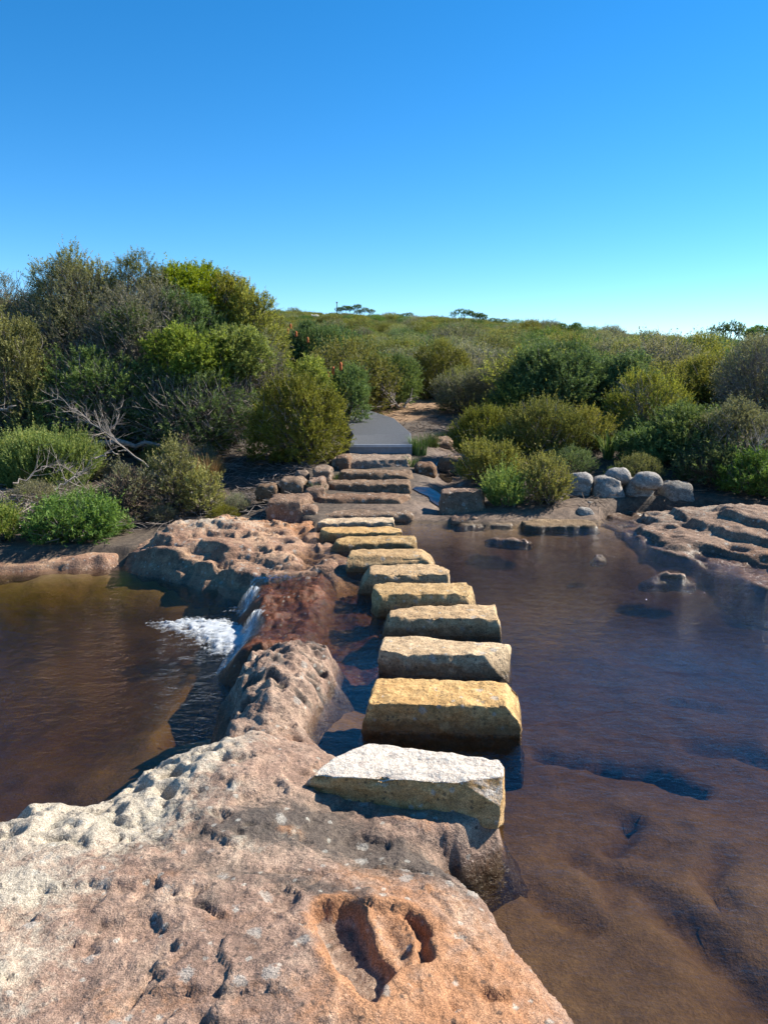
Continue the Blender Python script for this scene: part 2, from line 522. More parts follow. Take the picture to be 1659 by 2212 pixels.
# ================================================================== the setting
Z_LOW = -0.30        # level of the lower (left) pool, the upper creek is at 0
POOL_R = [(-0.78, 6.9), (-0.8, 9.0), (-0.4, 9.3), (0.36, 9.25), (1.27, 9.05), (2.0, 9.25), (2.75, 9.2), (3.0, 7.8), (3.6, 6.9), (6, 5.5), (10, 3.5), (10, -5), (-0.78, -5)]
POOL_L = [(-4.2, 8.2), (-3.05, 8.35), (-2.0, 8.1), (-1.3, 7.6), (-0.7, 7.0), (-0.7, 4.6), (-0.7, 3.2), (-0.7, 2.0), (-0.7, -1), (-4, -1), (-16, -3), (-16, 7.6), (-7, 8.0)]
CRACKS = [([tuple(on(a, b, -0.1)[:2]) for a, b in l], w, d) for l, w, d in (
    ([(1330, 1840), (1400, 1890), (1480, 1950), (1560, 2010), (1680, 2110)], 0.055, 0.055),
    ([(1480, 1950), (1530, 2040), (1600, 2120), (1659, 2180)], 0.06, 0.02),
    ([(1310, 1592), (1400, 1602), (1490, 1640)], 0.06, 0.16),
    ([(1180, 1575), (1310, 1592)], 0.02, 0.12),
    ([(1360, 1720), (1362, 1760), (1340, 1790)], 0.02, 0.08),
    ([(1220, 1790), (1300, 1850), (1330, 1900)], 0.014, 0.05),
    ([(1150, 1880), (1210, 1930), (1290, 1960)], 0.014, 0.05),
    ([(1500, 1545), (1600, 1560), (1700, 1600)], 0.07, 0.08),
    ([(1560, 1800), (1540, 1880), (1570, 1920)], 0.016, 0.06),
    ([(1440, 1460), (1560, 1470)], 0.05, 0.05),
    ([(0, 1500), (15, 1600), (20, 1680)], 0.05, 0.25))]


FAR = [(-2.95, 8.3), (-2.8, 8.6), (-2.4, 9.1), (-2.1, 9.5), (-1.3, 9.4), (-0.85, 9.15), (-0.70, 8.5), (-0.55, 7.8), (-0.36, 7.05), (-0.62, 6.86), (-0.95, 6.80), (-1.10, 6.72),
       (-1.20, 6.95), (-1.38, 7.10), (-1.52, 7.15), (-1.62, 7.38), (-1.80, 7.40), (-2.0, 7.65), (-2.3, 7.80), (-2.65, 8.0)]
RSH = [tuple(on(a, b, 0.05)[:2]) for a, b in [(1325, 1128), (1385, 1160), (1430, 1185), (1475, 1195), (1560, 1222), (1660, 1262)]] + \
      [(4.6, 5.9), (6.3, 5.0), (6.9, 6.0), (6.6, 8.5), (5.6, 9.6), (4.3, 10.2), (3.3, 10.1), (2.75, 9.7), (2.6, 9.35)]


def bank_profile(y):
    return np.interp(y, [-50, 8.6, 9.4, 10.5, 12.6, 17, 25, 40, 80, 130, 165, 230, 500], [0.35, 0.10, 0.10, 0.22, 0.46, 0.75, 1.1, 1.7, 4.0, 8.6, 11.2, 11.0, 4])


def terrain_h(x, y):
    dr = sdf(x, y, POOL_R); dl = sdf(x, y, POOL_L)
    dmax = np.maximum(dr, dl)
    out = np.clip(-dmax, 0, None)
    ridge = np.clip(0.93 - 0.0035 * x - 0.38 * sstep(x / (np.abs(y) + 20), 0.05, 0.5), 0.4, 1.2)
    far = sstep(y, 25, 70)
    g = bank_profile(y) * (1 + far * (ridge - 1))
    g = g + far * 0.5 * fbm(x / 22, y / 22, 0, 4, 3)
    g = g + 0.05 * fbm(x * 0.9, y * 0.9, 0, 4, 5) * sstep(out, 0.1, 1.5)
    side = 0.22 * sstep(x - 0.3, 1.4, 4.5) * sstep(y, 10.3, 12.5) * (1 - sstep(y, 22, 50)) - 0.22 * sstep(-x, 0.9, 2.2) * (1 - sstep(y, 10.5, 13.5))
    land = np.minimum(g + side, 0.015 + 0.33 * out + 0.02 * fbm(x * 3, y * 3, 0, 3, 8)) if True else g
    land = np.where(out > 2.2, g + side, land)
    bl = sstep(out, 0.8, 2.2)
    land = land * (1 - bl) + (g + side) * bl
    # gully of the side stream beside the steps
    gul = np.exp(-((x - (0.78 + 0.10 * (y - 9.5))) / 0.33) ** 2) * sstep(y, 9.2, 9.8) * (1 - sstep(y, 14.5, 17))
    land = land - 0.14 * gul
    bedn = fbm(x * 1.3, y * 1.3, 0, 5, 11)
    lay = perlin(x * 0.9 + 0.4 * perlin(x * 2, y * 2, 0, 4), y * 1.4, 0, 21) * 3
    lay = (np.floor(lay) + sstep(lay - np.floor(lay), 0.35, 0.65)) / 3
    br = -0.03 - 0.15 * sstep(dr, 0.0, 0.9) - 0.10 * sstep(y, 2.6, 4.2) * sstep(dr, 0.2, 1.4) + 0.035 * bedn + 0.035 * lay - 0.05 * sstep(x, 1.2, 3.5)
    br = br + 0.012 * fbm(x * 7, y * 7, 0, 3, 13)
    for l, w, d in CRACKS:
        q = pdist(x + 0.05 * perlin(x * 3, y * 3, 0, 31), y + 0.05 * perlin(x * 3, y * 3, 0, 32), l)
        w = max(w, 0.04)
        br = br - d * np.exp(-(q / w) ** 2)
    bl_ = Z_LOW - 0.03 - 0.30 * sstep(dl, 0.0, 1.5) + 0.06 * bedn + 0.05 * lay
    h = np.where(dr > 0, br, land)
    h = np.where((dl > 0) & (dr <= 0), bl_, h)
    nearl = (dl <= 0) & (dr <= 0) & (dl > -1.0) & (x < -1.0)
    h = np.where(nearl, np.minimum(h, Z_LOW - 0.02 + 0.75 * (-dl) + 0.05 * bedn), h)
    h = h - 0.30 * np.maximum(sstep(sdf(x, y, FAR), 0.0, 0.15), sstep(sdf(x, y, RSH), 0.0, 0.15))
    h = h - 0.35 * sstep(x, -1.5, -1.3) * (1 - sstep(x, -0.35, -0.15)) * sstep(y, 4.4, 4.7) * (1 - sstep(y, 6.9, 7.1))
    return h, dr, dl, out, gul


def axis(core_a, core_b, step, far_a, far_b, g=1.09):
    a = list(np.arange(core_a, core_b, step))
    s = step; v = a[-1]
    while v < far_b:
        s *= g; v += s; a.append(v)
    s = step; v = a[0]; pre = []
    while v > far_a:
        s *= g; v -= s; pre.append(v)
    return np.array(pre[::-1] + a)


xs = axis(-5.2, 5.2, 0.046, -260, 260)
ys = axis(1.2, 12.0, 0.046, -25, 600, 1.06)
X, Y = np.meshgrid(xs, ys)
Hh, dr, dl, out, gul = terrain_h(X, Y)
path = np.exp(-(pdist(X, Y, [(0.0, 12.4), (0.1, 15), (0.25, 17.5), (0.9, 19.5), (1.6, 22)]) / 0.9) ** 2)
sandm = np.clip(path * sstep(Y, 15.5, 17.5), 0, 1)
rockm = np.clip(gul * 1.2 + sstep(out, 0.0, 0.1) * (1 - sstep(out, 0.5, 1.0)) * sstep(X, -0.9, 0), 0, 1) * sstep(Y, 8, 9.2)
t = NT('ground')
co = t.n('ShaderNodeTexCoord').outputs['Object']
gz = t.n('ShaderNodeSeparateXYZ', Vector=co).outputs[2]
n1 = t.noise(co, 2.2, 8, 0.65); n2 = t.noise(co, 14, 7, 0.7); n3 = t.noise(co, 90, 3, 0.7)
soil = t.ramp(n2, [(0.3, (0.035, 0.025, 0.018)), (0.55, (0.085, 0.062, 0.043)), (0.75, (0.16, 0.125, 0.09))])
bedc = t.mix(0.5, t.ramp(n1, [(0.3, (0.10, 0.070, 0.045)), (0.5, (0.185, 0.122, 0.066)), (0.7, (0.27, 0.185, 0.10))]),
             t.ramp(n2, [(0.3, (0.07, 0.047, 0.032)), (0.5, (0.18, 0.115, 0.062)), (0.72, (0.31, 0.215, 0.115))]))
olv = t.map(t.math('ADD', t.attr('algae'), t.math('MULTIPLY', t.math('SUBTRACT', n1, 0.5), 1.6)), 0.3, 0.8)
bedc = t.mix(t.math('MULTIPLY', olv, 0.7), bedc, (0.15, 0.105, 0.026))
rockc = t.ramp(n2, [(0.3, (0.05, 0.034, 0.025)), (0.5, (0.13, 0.088, 0.06)), (0.75, (0.25, 0.18, 0.125))])
sandc = t.ramp(n2, [(0.3, (0.16, 0.09, 0.045)), (0.6, (0.29, 0.18, 0.095))])
c = t.mix(t.attr('bed'), soil, bedc)
c = t.mix(t.attr('rock'), c, rockc)
c = t.mix(t.map(t.math('ADD', t.attr('sand'), t.math('MULTIPLY', t.math('SUBTRACT', n2, 0.5), 0.8)), 0.3, 0.6), c, sandc)
c = t.mix(0.5, c, t.ramp(n3, [(0.25, 0.25), (0.5, 0.5), (0.75, 0.8)]), 'OVERLAY')
bp = t.n('ShaderNodeBump', Strength=0.8, Distance=0.02, Height=t.math('ADD', n2, t.math('MULTIPLY', n3, 0.3)))
wetg = t.math('MULTIPLY', t.attr('gully'), t.map(n1, 0.4, 0.6))
rg = t.math('SUBTRACT', 0.9, t.math('MULTIPLY', wetg, 0.65))
M['ground'] = t.surf(t.n('ShaderNodeBsdfPrincipled', Base_Color=c, Roughness=rg, Normal=bp.outputs[0]).outputs[0])
V = np.stack([X, Y, Hh], -1).reshape(-1, 3)
algae = np.where(dl > 0, 0.55 + 0.3 * sstep(Y, 3.5, 6.0), 0.0) + gauss(X, Y, 1.4, 7.2, 1.5, 0.8) * 0.7
me = mk_mesh('ground', V, grid_faces(len(ys), len(xs)), M['ground'], True,
             {'bed': sstep(np.maximum(dr, dl), -0.12, 0.05).ravel(), 'rock': rockm.ravel(), 'sand': sandm.ravel(), 'gully': np.clip(gul * 1.3, 0, 1).ravel(), 'algae': algae.ravel()})
mk_obj('ground', me, kind='structure', label='creek bed and rising heath ground with dark soil')


def ground_z(x, y):
    return float(terrain_h(np.array([float(x)]), np.array([float(y)]))[0][0])


# ------------------------------------------------------------------ rock shelves as fine height sheets
def sheet(name, poly, res, fn, mat, margin=0.3, **props):
    p = np.array(poly)
    xa = np.arange(p[:, 0].min() - margin, p[:, 0].max() + margin, res)
    ya = np.arange(p[:, 1].min() - margin, p[:, 1].max() + margin, res)
    X, Y = np.meshgrid(xa, ya)
    wx = X + 0.05 * fbm(X * 3, Y * 3, 0, 4, 41); wy = Y + 0.05 * fbm(X * 3, Y * 3, 0, 4, 47)
    d = sdf(wx, wy, poly)
    Z, attrs = fn(X, Y, d)
    keep = d > -margin
    fm = keep[:-1, :-1] & keep[1:, :-1] & keep[:-1, 1:] & keep[1:, 1:]
    F = grid_faces(len(ya), len(xa), fm)
    V = np.stack([X, Y, Z], -1).reshape(-1, 3)
    V, F, attrs = compact(V, F, {k: a.ravel() for k, a in attrs.items()})
    me = mk_mesh(name, V, F, mat, True, attrs)
    return mk_obj(name, me, kind='structure', **props)


LEDGE = [(0.92, 0.95), (0.85, 1.2), (0.70, 1.6), (0.56, 1.94), (0.52, 2.02), (0.42, 2.19), (0.37, 2.34), (0.29, 2.46), (0.22, 2.58), (0.25, 2.67),
         (0.34, 2.74), (0.46, 2.78), (0.48, 2.92), (0.25, 3.08), (-0.08, 3.28), (-0.30, 3.50), (-0.40, 3.76), (-0.37, 4.02), (-0.26, 4.40), (-0.31, 4.74),
         (-0.55, 4.84), (-0.80, 4.78), (-0.90, 4.5), (-0.86, 4.02), (-0.80, 3.60), (-0.86, 3.40), (-1.02, 3.22), (-1.22, 2.92), (-1.55, 2.78), (-2.2, 2.62), (-2.7, 2.52), (-2.7, 0.95)]
HOLE = [tuple(on(549.6 + .4417 * a, 1539 + .4417 * b, 0.22)[:2]) for a, b in
        [(255, 950), (330, 915), (430, 900), (520, 935), (575, 1010), (600, 1110), (670, 1170), (715, 1230), (660, 1320), (610, 1400), (500, 1370), (400, 1290), (310, 1110)]]
HOLE2 = [tuple(on(549.6 + .4417 * a, 1539 + .4417 * b, 0.22)[:2]) for a, b in
         [(725, 945), (800, 950), (868, 1000), (872, 1080), (850, 1170), (800, 1205), (775, 1140), (800, 1060), (770, 1000)]]
SADDLE = [tuple(on(549.6 + .4417 * a, 1539 + .4417 * b, 0.22)[:2]) for a, b in
          [(540, 930), (730, 935), (790, 1060), (775, 1140), (790, 1200), (715, 1235), (600, 1100)]]
SPUR = [tuple(on(549.6 + .4417 * a, 1539 + .4417 * b, 0.16)[:2]) for a, b in
        [(520, 390), (590, 480), (700, 500), (830, 560), (900, 520), (950, 560), (960, 520), (880, 460), (810, 420), (730, 380), (600, 420)]]


def lp(*pts):
    return [tuple(on(a, b, 0.22)[:2]) for a, b in pts]


FLAKE = lp((590, 1962), (545, 1985), (500, 2025), (483, 2072), (500, 2112), (478, 2160), (440, 2230), (730, 2240), (735, 2130), (690, 2075), (650, 2000))
JOINTS = [(lp((655, 1895), (700, 1870), (770, 1838), (850, 1830), (985, 1860)), 0.010, 0.016), (lp((385, 1945), (450, 1955), (470, 1975)), 0.012, 0.03), (lp((540, 1980), (600, 1972), (588, 1990)), 0.012, 0.03),
          (lp((250, 2200), (330, 2110), (420, 2060)), 0.008, 0.012), (lp((0, 2050), (120, 2010), (260, 1960), (400, 1940)), 0.010, 0.012), (lp((880, 2080), (960, 2130), (1040, 2212)), 0.008, 0.010),
          (lp((120, 1900), (260, 1870), (380, 1880)), 0.010, 0.018), (lp((930, 1900), (990, 1980), (1060, 2050)), 0.009, 0.014), (lp((560, 1860), (640, 1870), (700, 1865)), 0.008, 0.014)]


def gm(X, Y, px, py, sx, sy, rot=0.0):
    p = on(px, py, 0.2)
    return gauss(X, Y, p[0], p[1], sx, sy, rot)


def ledge_fn(X, Y, d):
    din = np.clip(d, 0, None); dout = np.clip(-d, 0, None)
    left = sstep(-X - 0.18 * (Y - 2.0), 0.55, 1.0)                       # steep drop towards the lower pool
    left = np.maximum(left, sstep(Y, 3.3, 3.6) * sstep(-X, 0.55, 0.7))
    rise = (0.15 * (1 - np.exp(-din / 0.07)) + 0.06 * sstep(din, 0.08, 0.6)) * (1 - left) + left * (0.12 * (1 - np.exp(-din / 0.05)) + 0.10 * sstep(din, 0, 0.4))
    h = 0.005 + rise
    h = h - dout * (2.0 * (1 - left) + 2.6 * left)
    # broad shape
    bould = sstep(Y, 3.70, 3.95) * sstep(-X, 0.2, 0.32)
    h = h + bould * 0.05 * sstep(din, 0.0, 0.06)
    saddle = gauss(X, Y, -0.55, 3.60, 0.5, 0.16)
    h = h - 0.07 * saddle * sstep(din, 0, 0.1)
    crest = gauss(X, Y, -1.05, 2.95, 0.5, 0.22, 0.7) + 0.8 * gauss(X, Y, -0.75, 3.2, 0.3, 0.2, 0.8)
    h = h + 0.07 * np.clip(crest, 0, 1)
    h = h + 0.09 * gauss(X, Y, 0.30, 2.80, 0.20, 0.11) - 0.05 * gauss(X, Y, -0.1, 2.72, 0.32, 0.22)                     # hollow before the white stone
    inn = sstep(d, -0.15, 0.1)
    h = h + inn * (0.05 * fbm(X * 1.6, Y * 1.6, 0, 3, 2) + 0.018 * fbm(X * 6, Y * 6, 0, 4, 9))
    # honeycomb lumps and pits on the left crest and the boulder
    pit = np.clip(sstep(-X - 0.55 * (Y - 2.6), 0.55, 1.0) * sstep(Y, 2.3, 2.65) + 0.8 * np.clip(crest, 0, 1) + bould, 0, 1) * inn
    wx = X + 0.04 * perlin(X * 9, Y * 9, 0, 61); wy = Y + 0.04 * perlin(X * 9, Y * 9, 0, 62)
    w1 = worley(wx * 6.2, wy * 7.5, 3); w2 = worley(wx * 15, wy * 17, 5)
    h = h - pit * (0.055 * (1 - sstep(w1, 0.12, 0.42)) * (0.4 + sstep(perlin(X * 2.2, Y * 2.2, 0, 70), -0.1, 0.3)) + 0.016 * (1 - sstep(w2, 0.1, 0.45)))
    h = h + pit * (0.045 + 0.045 * bould) * (0.3 - billow(X * 4, Y * 5, 0, 4, 15)) + bould * 0.05 * fbm(X * 3.2, Y * 3.2, 0, 3, 16)
    # sparse small flakes and scour on the flat part
    fl = perlin(X * 1.7 + 0.3 * Y, Y * 2.6, 0, 81) * 3 + 0.5 * fbm(X * 6, Y * 6, 0, 4, 84)
    ff = fl - np.floor(fl)
    h = h + (1 - pit) * inn * 0.006 * (np.floor(fl) + sstep(ff, 0.40, 0.52))
    jx = X + 0.022 * fbm(X * 9, Y * 9, 0, 3, 91); jy = Y + 0.022 * fbm(X * 9, Y * 9, 0, 3, 92)
    dh = sdf(jx, jy, HOLE); dh2 = sdf(jx, jy, HOLE2); ds = sdf(jx, jy, SADDLE)
    rim = np.maximum(np.maximum(dh, dh2), ds)
    seat = gauss(X, Y, 0.22, 2.84, 0.30, 0.17)
    calm = sstep(-rim, 0.02, 0.10) * (1 - np.clip(1.6 * seat, 0, 1))
    tq = h / 0.032 + 0.55 * fbm(X * 1.5, Y * 1.5, 0, 3, 73, 0.4); tf = tq - np.floor(tq)
    h = h + calm * (1 - pit) * inn * 0.032 * 0.6 * (sstep(tf, 0.42, 0.58) - tf)
    # raised flake left of the pothole and a few open joints
    sl = sdf(X + 0.02 * perlin(X * 11, Y * 11, 0, 35), Y + 0.02 * perlin(X * 11, Y * 11, 0, 36), FLAKE)
    h = h + 0.017 * sstep(sl, -0.004, 0.006)
    for ln_, w_, d_ in JOINTS:
        q_ = pdist(X + 0.015 * fbm(X * 12, Y * 12, 0, 3, 37), Y + 0.015 * fbm(X * 12, Y * 12, 0, 3, 38), ln_)
        h = h - d_ * np.exp(-(q_ / w_) ** 2) * (0.35 + sstep(perlin(X * 4, Y * 4, 0, 39), -0.2, 0.25))
    # thin flaked spur running up to the white stone
    sp = sdf(X + 0.02 * perlin(X * 14, Y * 14, 0, 33), Y + 0.02 * perlin(X * 14, Y * 14, 0, 34), SPUR)
    h = h + 0.022 * sstep(sp, -0.012, 0.02)
    h = h * (1 - 0.8 * np.clip(seat * 1.2, 0, 1) * (d > 0)) + (0.8 * np.clip(seat * 1.2, 0, 1) * (d > 0)) * np.minimum(h, 0.125 + 0.02 * fbm(X * 5, Y * 5, 0, 4, 74))
    # potholes
    h = h + 0.016 * np.exp(-(np.clip(-rim, 0, None) / 0.06) ** 2) * (rim < 0)
    h = h - 0.035 * sstep(ds, -0.01, 0.07)
    floor_ = 0.138 + 0.006 * fbm(X * 12, Y * 12, 0, 3, 95)
    k = sstep(dh, -0.010, 0.035)
    h = h * (1 - k) + np.minimum(h, floor_) * k
    k2 = sstep(dh2, -0.008, 0.028)
    h = h * (1 - k2) + np.minimum(h, 0.14 + 0.01 * fbm(X * 14, Y * 14, 0, 3, 96)) * k2
    # fine tooth
    h = h + inn * (0.0045 * fbm(X * 22, Y * 22, 0, 4, 17, 0.6))
    dark = 1.0 * gm(X, Y, 690, 1765, 0.30, 0.20) + 0.9 * gm(X, Y, 880, 1830, 0.22, 0.14) + 0.6 * gm(X, Y, 500, 1790, 0.2, 0.1) + 0.55 * gm(X, Y, 450, 1960, 0.12, 0.06) + 0.55 * gauss(X, Y, -0.55, 2.35, 0.5, 0.12, -0.2) + 0.5 * gauss(X, Y, -0.85, 2.75, 0.4, 0.15, 0.6) + 0.5 * gauss(X, Y, 0.3, 2.25, 0.10, 0.28, 0.3) \
        + 0.45 * gauss(X, Y, -0.15, 2.25, 0.25, 0.05, -0.3) + 0.35 * bould
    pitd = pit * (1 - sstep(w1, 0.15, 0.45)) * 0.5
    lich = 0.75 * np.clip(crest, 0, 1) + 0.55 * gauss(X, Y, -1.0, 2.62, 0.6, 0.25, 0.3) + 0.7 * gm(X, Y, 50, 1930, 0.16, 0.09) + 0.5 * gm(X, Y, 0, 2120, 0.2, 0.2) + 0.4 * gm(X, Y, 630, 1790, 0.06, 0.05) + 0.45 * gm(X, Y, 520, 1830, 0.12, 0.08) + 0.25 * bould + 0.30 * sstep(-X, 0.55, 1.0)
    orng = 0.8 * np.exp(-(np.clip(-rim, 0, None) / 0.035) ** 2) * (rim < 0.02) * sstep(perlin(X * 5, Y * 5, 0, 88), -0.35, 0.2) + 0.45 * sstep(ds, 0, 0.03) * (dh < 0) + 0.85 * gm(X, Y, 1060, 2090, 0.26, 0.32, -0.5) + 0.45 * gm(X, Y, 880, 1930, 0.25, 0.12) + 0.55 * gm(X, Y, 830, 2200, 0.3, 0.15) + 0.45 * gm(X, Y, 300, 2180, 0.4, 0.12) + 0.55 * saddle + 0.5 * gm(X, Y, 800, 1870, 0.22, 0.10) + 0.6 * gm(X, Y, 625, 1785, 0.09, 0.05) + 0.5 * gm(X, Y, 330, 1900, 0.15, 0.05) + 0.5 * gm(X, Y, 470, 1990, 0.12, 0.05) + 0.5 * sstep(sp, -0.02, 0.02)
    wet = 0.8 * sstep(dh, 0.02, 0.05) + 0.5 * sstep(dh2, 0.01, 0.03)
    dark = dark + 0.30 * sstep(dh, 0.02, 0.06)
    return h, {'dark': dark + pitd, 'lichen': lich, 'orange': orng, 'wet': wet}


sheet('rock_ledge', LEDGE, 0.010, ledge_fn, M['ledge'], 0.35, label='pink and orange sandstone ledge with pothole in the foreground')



def far_fn(X, Y, d):
    din = np.clip(d, 0, None); dout = np.clip(-d, 0, None)
    up = sstep(Y, 8.5, 9.2)
    wx = X + 0.15 * perlin(X * 2.2, Y * 2.2, 0, 7); wy = Y + 0.15 * perlin(X * 2.2, Y * 2.2, 0, 8)
    tier = -0.20 + 0.16 * sstep(din, 0.0, 0.10) + 0.10 * sstep(din + 0.15 * perlin(X * 2.5, Y * 2.5, 0, 19), 0.22, 0.40) + 0.05 * sstep(din + 0.2 * perlin(X * 1.5, Y * 1.8, 0, 18), 0.55, 0.85)
    flat = 0.02 + 0.05 * sstep(din, 0.0, 0.15)
    right = sstep(X + 0.12 * (Y - 7), -0.75, -0.45)
    h = tier * (1 - right) + flat * right
    h = h * (1 - up * 0.5) + 0.10 * up * 0.5
    h = h - dout * (1.6 * (1 - right) + 0.5 * right) * (1 - up) - dout * 0.2 * up
    inn = sstep(d, -0.1, 0.1)
    h = h + inn * (0.09 * (0.36 - billow(wx * 1.4, wy * 2.0, 0, 4, 25)) + 0.05 * fbm(X * 3, Y * 3.4, 0, 4, 27))
    tq = h / 0.06 + 0.7 * perlin(X * 2.2, Y * 2.2, 0, 59); tf = tq - np.floor(tq)
    h = h + inn * 0.06 * 0.6 * (sstep(tf, 0.5, 0.75) - tf)
    w1 = worley(wx * 3.3, wy * 3.0, 9)
    h = h - inn * 0.045 * (1 - sstep(w1, 0.10, 0.40)) * sstep(perlin(X * 1.3, Y * 1.3, 0, 28), -0.15, 0.2)
    h = h + inn * 0.10 * gauss(X, Y, -2.1, 8.6, 0.5, 0.35)
    h = h + inn * 0.008 * fbm(X * 14, Y * 14, 0, 4, 29)
    h = h - 0.10 * gauss(X, Y, -2.95, 8.1, 0.25, 0.8)
    return h, {'dark': 0.35 * (1 - sstep(w1, 0.15, 0.5)) + 0.2, 'lichen': 0.8 * gauss(X, Y, -2.0, 8.7, 0.8, 0.45) + 0.2 * up,
               'orange': 0.55 * gauss(X, Y, -1.2, 9.0, 1.2, 0.4) + 0.25, 'wet': 0.9 * sstep(-X + 0.2 * (Y - 8), 2.75, 2.95)}


sheet('rock_ledge', FAR, 0.014, far_fn, M['far_ledge'], 0.35, label='low scalloped reddish rock ledge between the pools behind the waterfall')

LSH = [(-9.0, 7.7), (-7, 7.95), (-5.2, 7.95), (-4.3, 8.05), (-3.6, 8.12), (-3.05, 8.25), (-2.9, 8.7), (-3.2, 9.1), (-4.5, 9.2), (-9, 9.2)]


def lsh_fn(X, Y, d):
    din = np.clip(d, 0, None); dout = np.clip(-d, 0, None)
    h = Z_LOW + 0.02 + 0.06 * sstep(din, 0, 0.06) + 0.06 * sstep(din, 0.15, 0.9) - dout * 0.5
    lay = perlin(X * 0.8, Y * 3.0, 0, 71) * 3
    h = h + 0.03 * (np.floor(lay) + sstep(lay - np.floor(lay), 0.4, 0.6)) * sstep(d, -0.1, 0.1) + 0.02 * fbm(X * 3, Y * 4, 0, 4, 72)
    return h, {'dark': 0.25 + 0 * X, 'lichen': 0.15 + 0 * X, 'orange': 0.3 + 0 * X, 'wet': 0 * X}


sheet('rock_shelf', LSH, 0.025, lsh_fn, M['far_ledge'], 0.3, label='flat brown rock shelf along the far edge of the left pool')



def rsh_fn(X, Y, d):
    din = np.clip(d, 0, None); dout = np.clip(-d, 0, None)
    u = 0.33 * X - 0.94 * Y; v = 0.94 * X + 0.33 * Y           # along and across the bedding strike
    u = u + 0.15 * perlin(X * 1.2, Y * 1.2, 0, 52); v = v + 0.12 * perlin(X * 1.5, Y * 1.5, 0, 53)
    S = 0.03 * sstep(din, 0, 0.05) + 0.33 * sstep(din, 0.0, 1.7) + 0.07 * fbm(u * 0.7, v * 1.3, 0, 3, 54)
    stp = 0.10
    tq = S / stp + 0.28 * fbm(u * 0.7, v * 1.6, 0, 3, 55, 0.45); tf = tq - np.floor(tq)
    inn = sstep(d, -0.06, 0.08)
    h = S + inn * stp * 0.7 * (sstep(tf, 0.68, 0.86) - tf) - dout * 1.4
    h = h + inn * (0.03 * fbm(u * 2.0, v * 5, 0, 5, 56) + 0.006 * fbm(X * 16, Y * 16, 0, 3, 57))
    w1 = worley(u * 2.2, v * 3.4, 12)
    low = 1 - sstep(din, 0.5, 1.1)
    h = h - inn * 0.055 * low * (1 - sstep(w1, 0.10, 0.34))
    return h, {'dark': 0.35 * low + 0.2 * sstep(tf, 0.55, 0.7) * (1 - sstep(tf, 0.75, 0.9)), 'lichen': 0.40 * sstep(Y, 8.0, 9.2) + 0.12, 'orange': 0.45 * (1 - sstep(Y, 7.2, 8.4)), 'wet': 0 * X}


sheet('rock_shelf', RSH, 0.022, rsh_fn, M['shelf'], 0.3, label='broad weathered sandstone shelf rising out of the creek on the right bank')

# sill where the upper creek spills over
_ly = [4.6, 4.9, 5.3, 5.5, 5.85, 6.2, 6.5, 6.8]
_lx = [-0.90, -0.93, -0.96, -0.90, -0.93, -1.0, -1.06, -1.08]


def lip(y):
    return np.interp(y, _ly, _lx)


def spill(x, y):
    s = lip(y) - x + 0.03 * perlin(x * 5, y * 5, 0, 44)
    w = -0.055 * sstep(s, -0.65, 0.0) - 0.262 * sstep(s, 0.0, 0.30)
    return w, s


SILL = [(-0.15, 4.7), (-0.05, 5.3), (-0.10, 6.2), (-0.30, 6.95), (-0.95, 6.95), (-1.12, 6.6), (-1.05, 6.1), (-1.1, 5.6), (-1.1, 5.2), (-0.97, 4.75)]


def sill_fn(X, Y, d):
    w, s = spill(X, Y)
    h = w - 0.02 - 0.15 * sstep(X, -0.62, -0.30)
    lump = 0.075 * (billow(X * 3.2, Y * 3.4, 0, 3, 35) - 0.34) + 0.02 * fbm(X * 9, Y * 9, 0, 3, 36)
    h = h + lump * sstep(-s, -0.15, 0.05) + 0.06 * gauss(X, Y, -0.62, 6.28, 0.5, 0.16) + 0.05 * gauss(X, Y, -0.82, 5.15, 0.25, 0.20)
    h = h - 0.03 * gauss(X, Y, -0.7, 5.65, 0.4, 0.2) - 0.03 * gauss(X, Y, -0.8, 6.68, 0.4, 0.1)
    h = h - 2.0 * np.clip(s - 0.26, 0, None)
    h = h - 0.6 * (1 - sstep(Y, 4.85, 5.15)) * sstep(-X, 0.7, 0.85)
    return np.maximum(h, -0.8), {}


sheet('rock_sill', SILL, 0.014, sill_fn, M['sill'], 0.3, label='red brown wet rock sill under the spilling water')


# ------------------------------------------------------------------ water
def water_body(name, xa, ya, keep_fn, z_fn, bottom, mat, rip_fn, foam_fn, **props):
    X, Y = np.meshgrid(xa, ya)
    Z = z_fn(X, Y)
    keep = keep_fn(X, Y)
    fm = keep[:-1, :-1] & keep[1:, :-1] & keep[:-1, 1:] & keep[1:, 1:]
    F = grid_faces(len(ya), len(xa), fm)
    V = np.stack([X, Y, Z], -1).reshape(-1, 3)
    V, F, at_ = compact(V, F, {'ripple': rip_fn(X, Y).ravel(), 'foam': foam_fn(X, Y).ravel()})
    n = len(V)
    e = np.concatenate([F[:, [0, 1]], F[:, [1, 2]], F[:, [2, 3]], F[:, [3, 0]]])
    key = np.sort(e, 1); k = key[:, 0].astype(np.int64) * n + key[:, 1]
    u, inv, cnt = np.unique(k, return_inverse=True, return_counts=True)
    b = e[cnt[inv] == 1]
    V2 = V.copy(); V2[:, 2] = bottom
    side = np.stack([b[:, 1], b[:, 0], b[:, 0] + n, b[:, 1] + n], -1)
    me = mk_mesh(name, np.concatenate([V, V2]), [F, F[:, ::-1] + n, side], mat, True, {k_: np.concatenate([a, a]) for k_, a in at_.items()})
    # flat faces below
    return mk_obj(name, me, kind='structure', **props)


def cut_x(y):
    return np.interp(y, [-6, 2.6, 3.0, 3.4, 3.6, 4.75, 4.82, 6.85, 6.95, 9.6], [-0.9, -0.75, -0.72, -0.55, -0.58, -0.60, -1.35, -1.35, -0.95, -0.95])


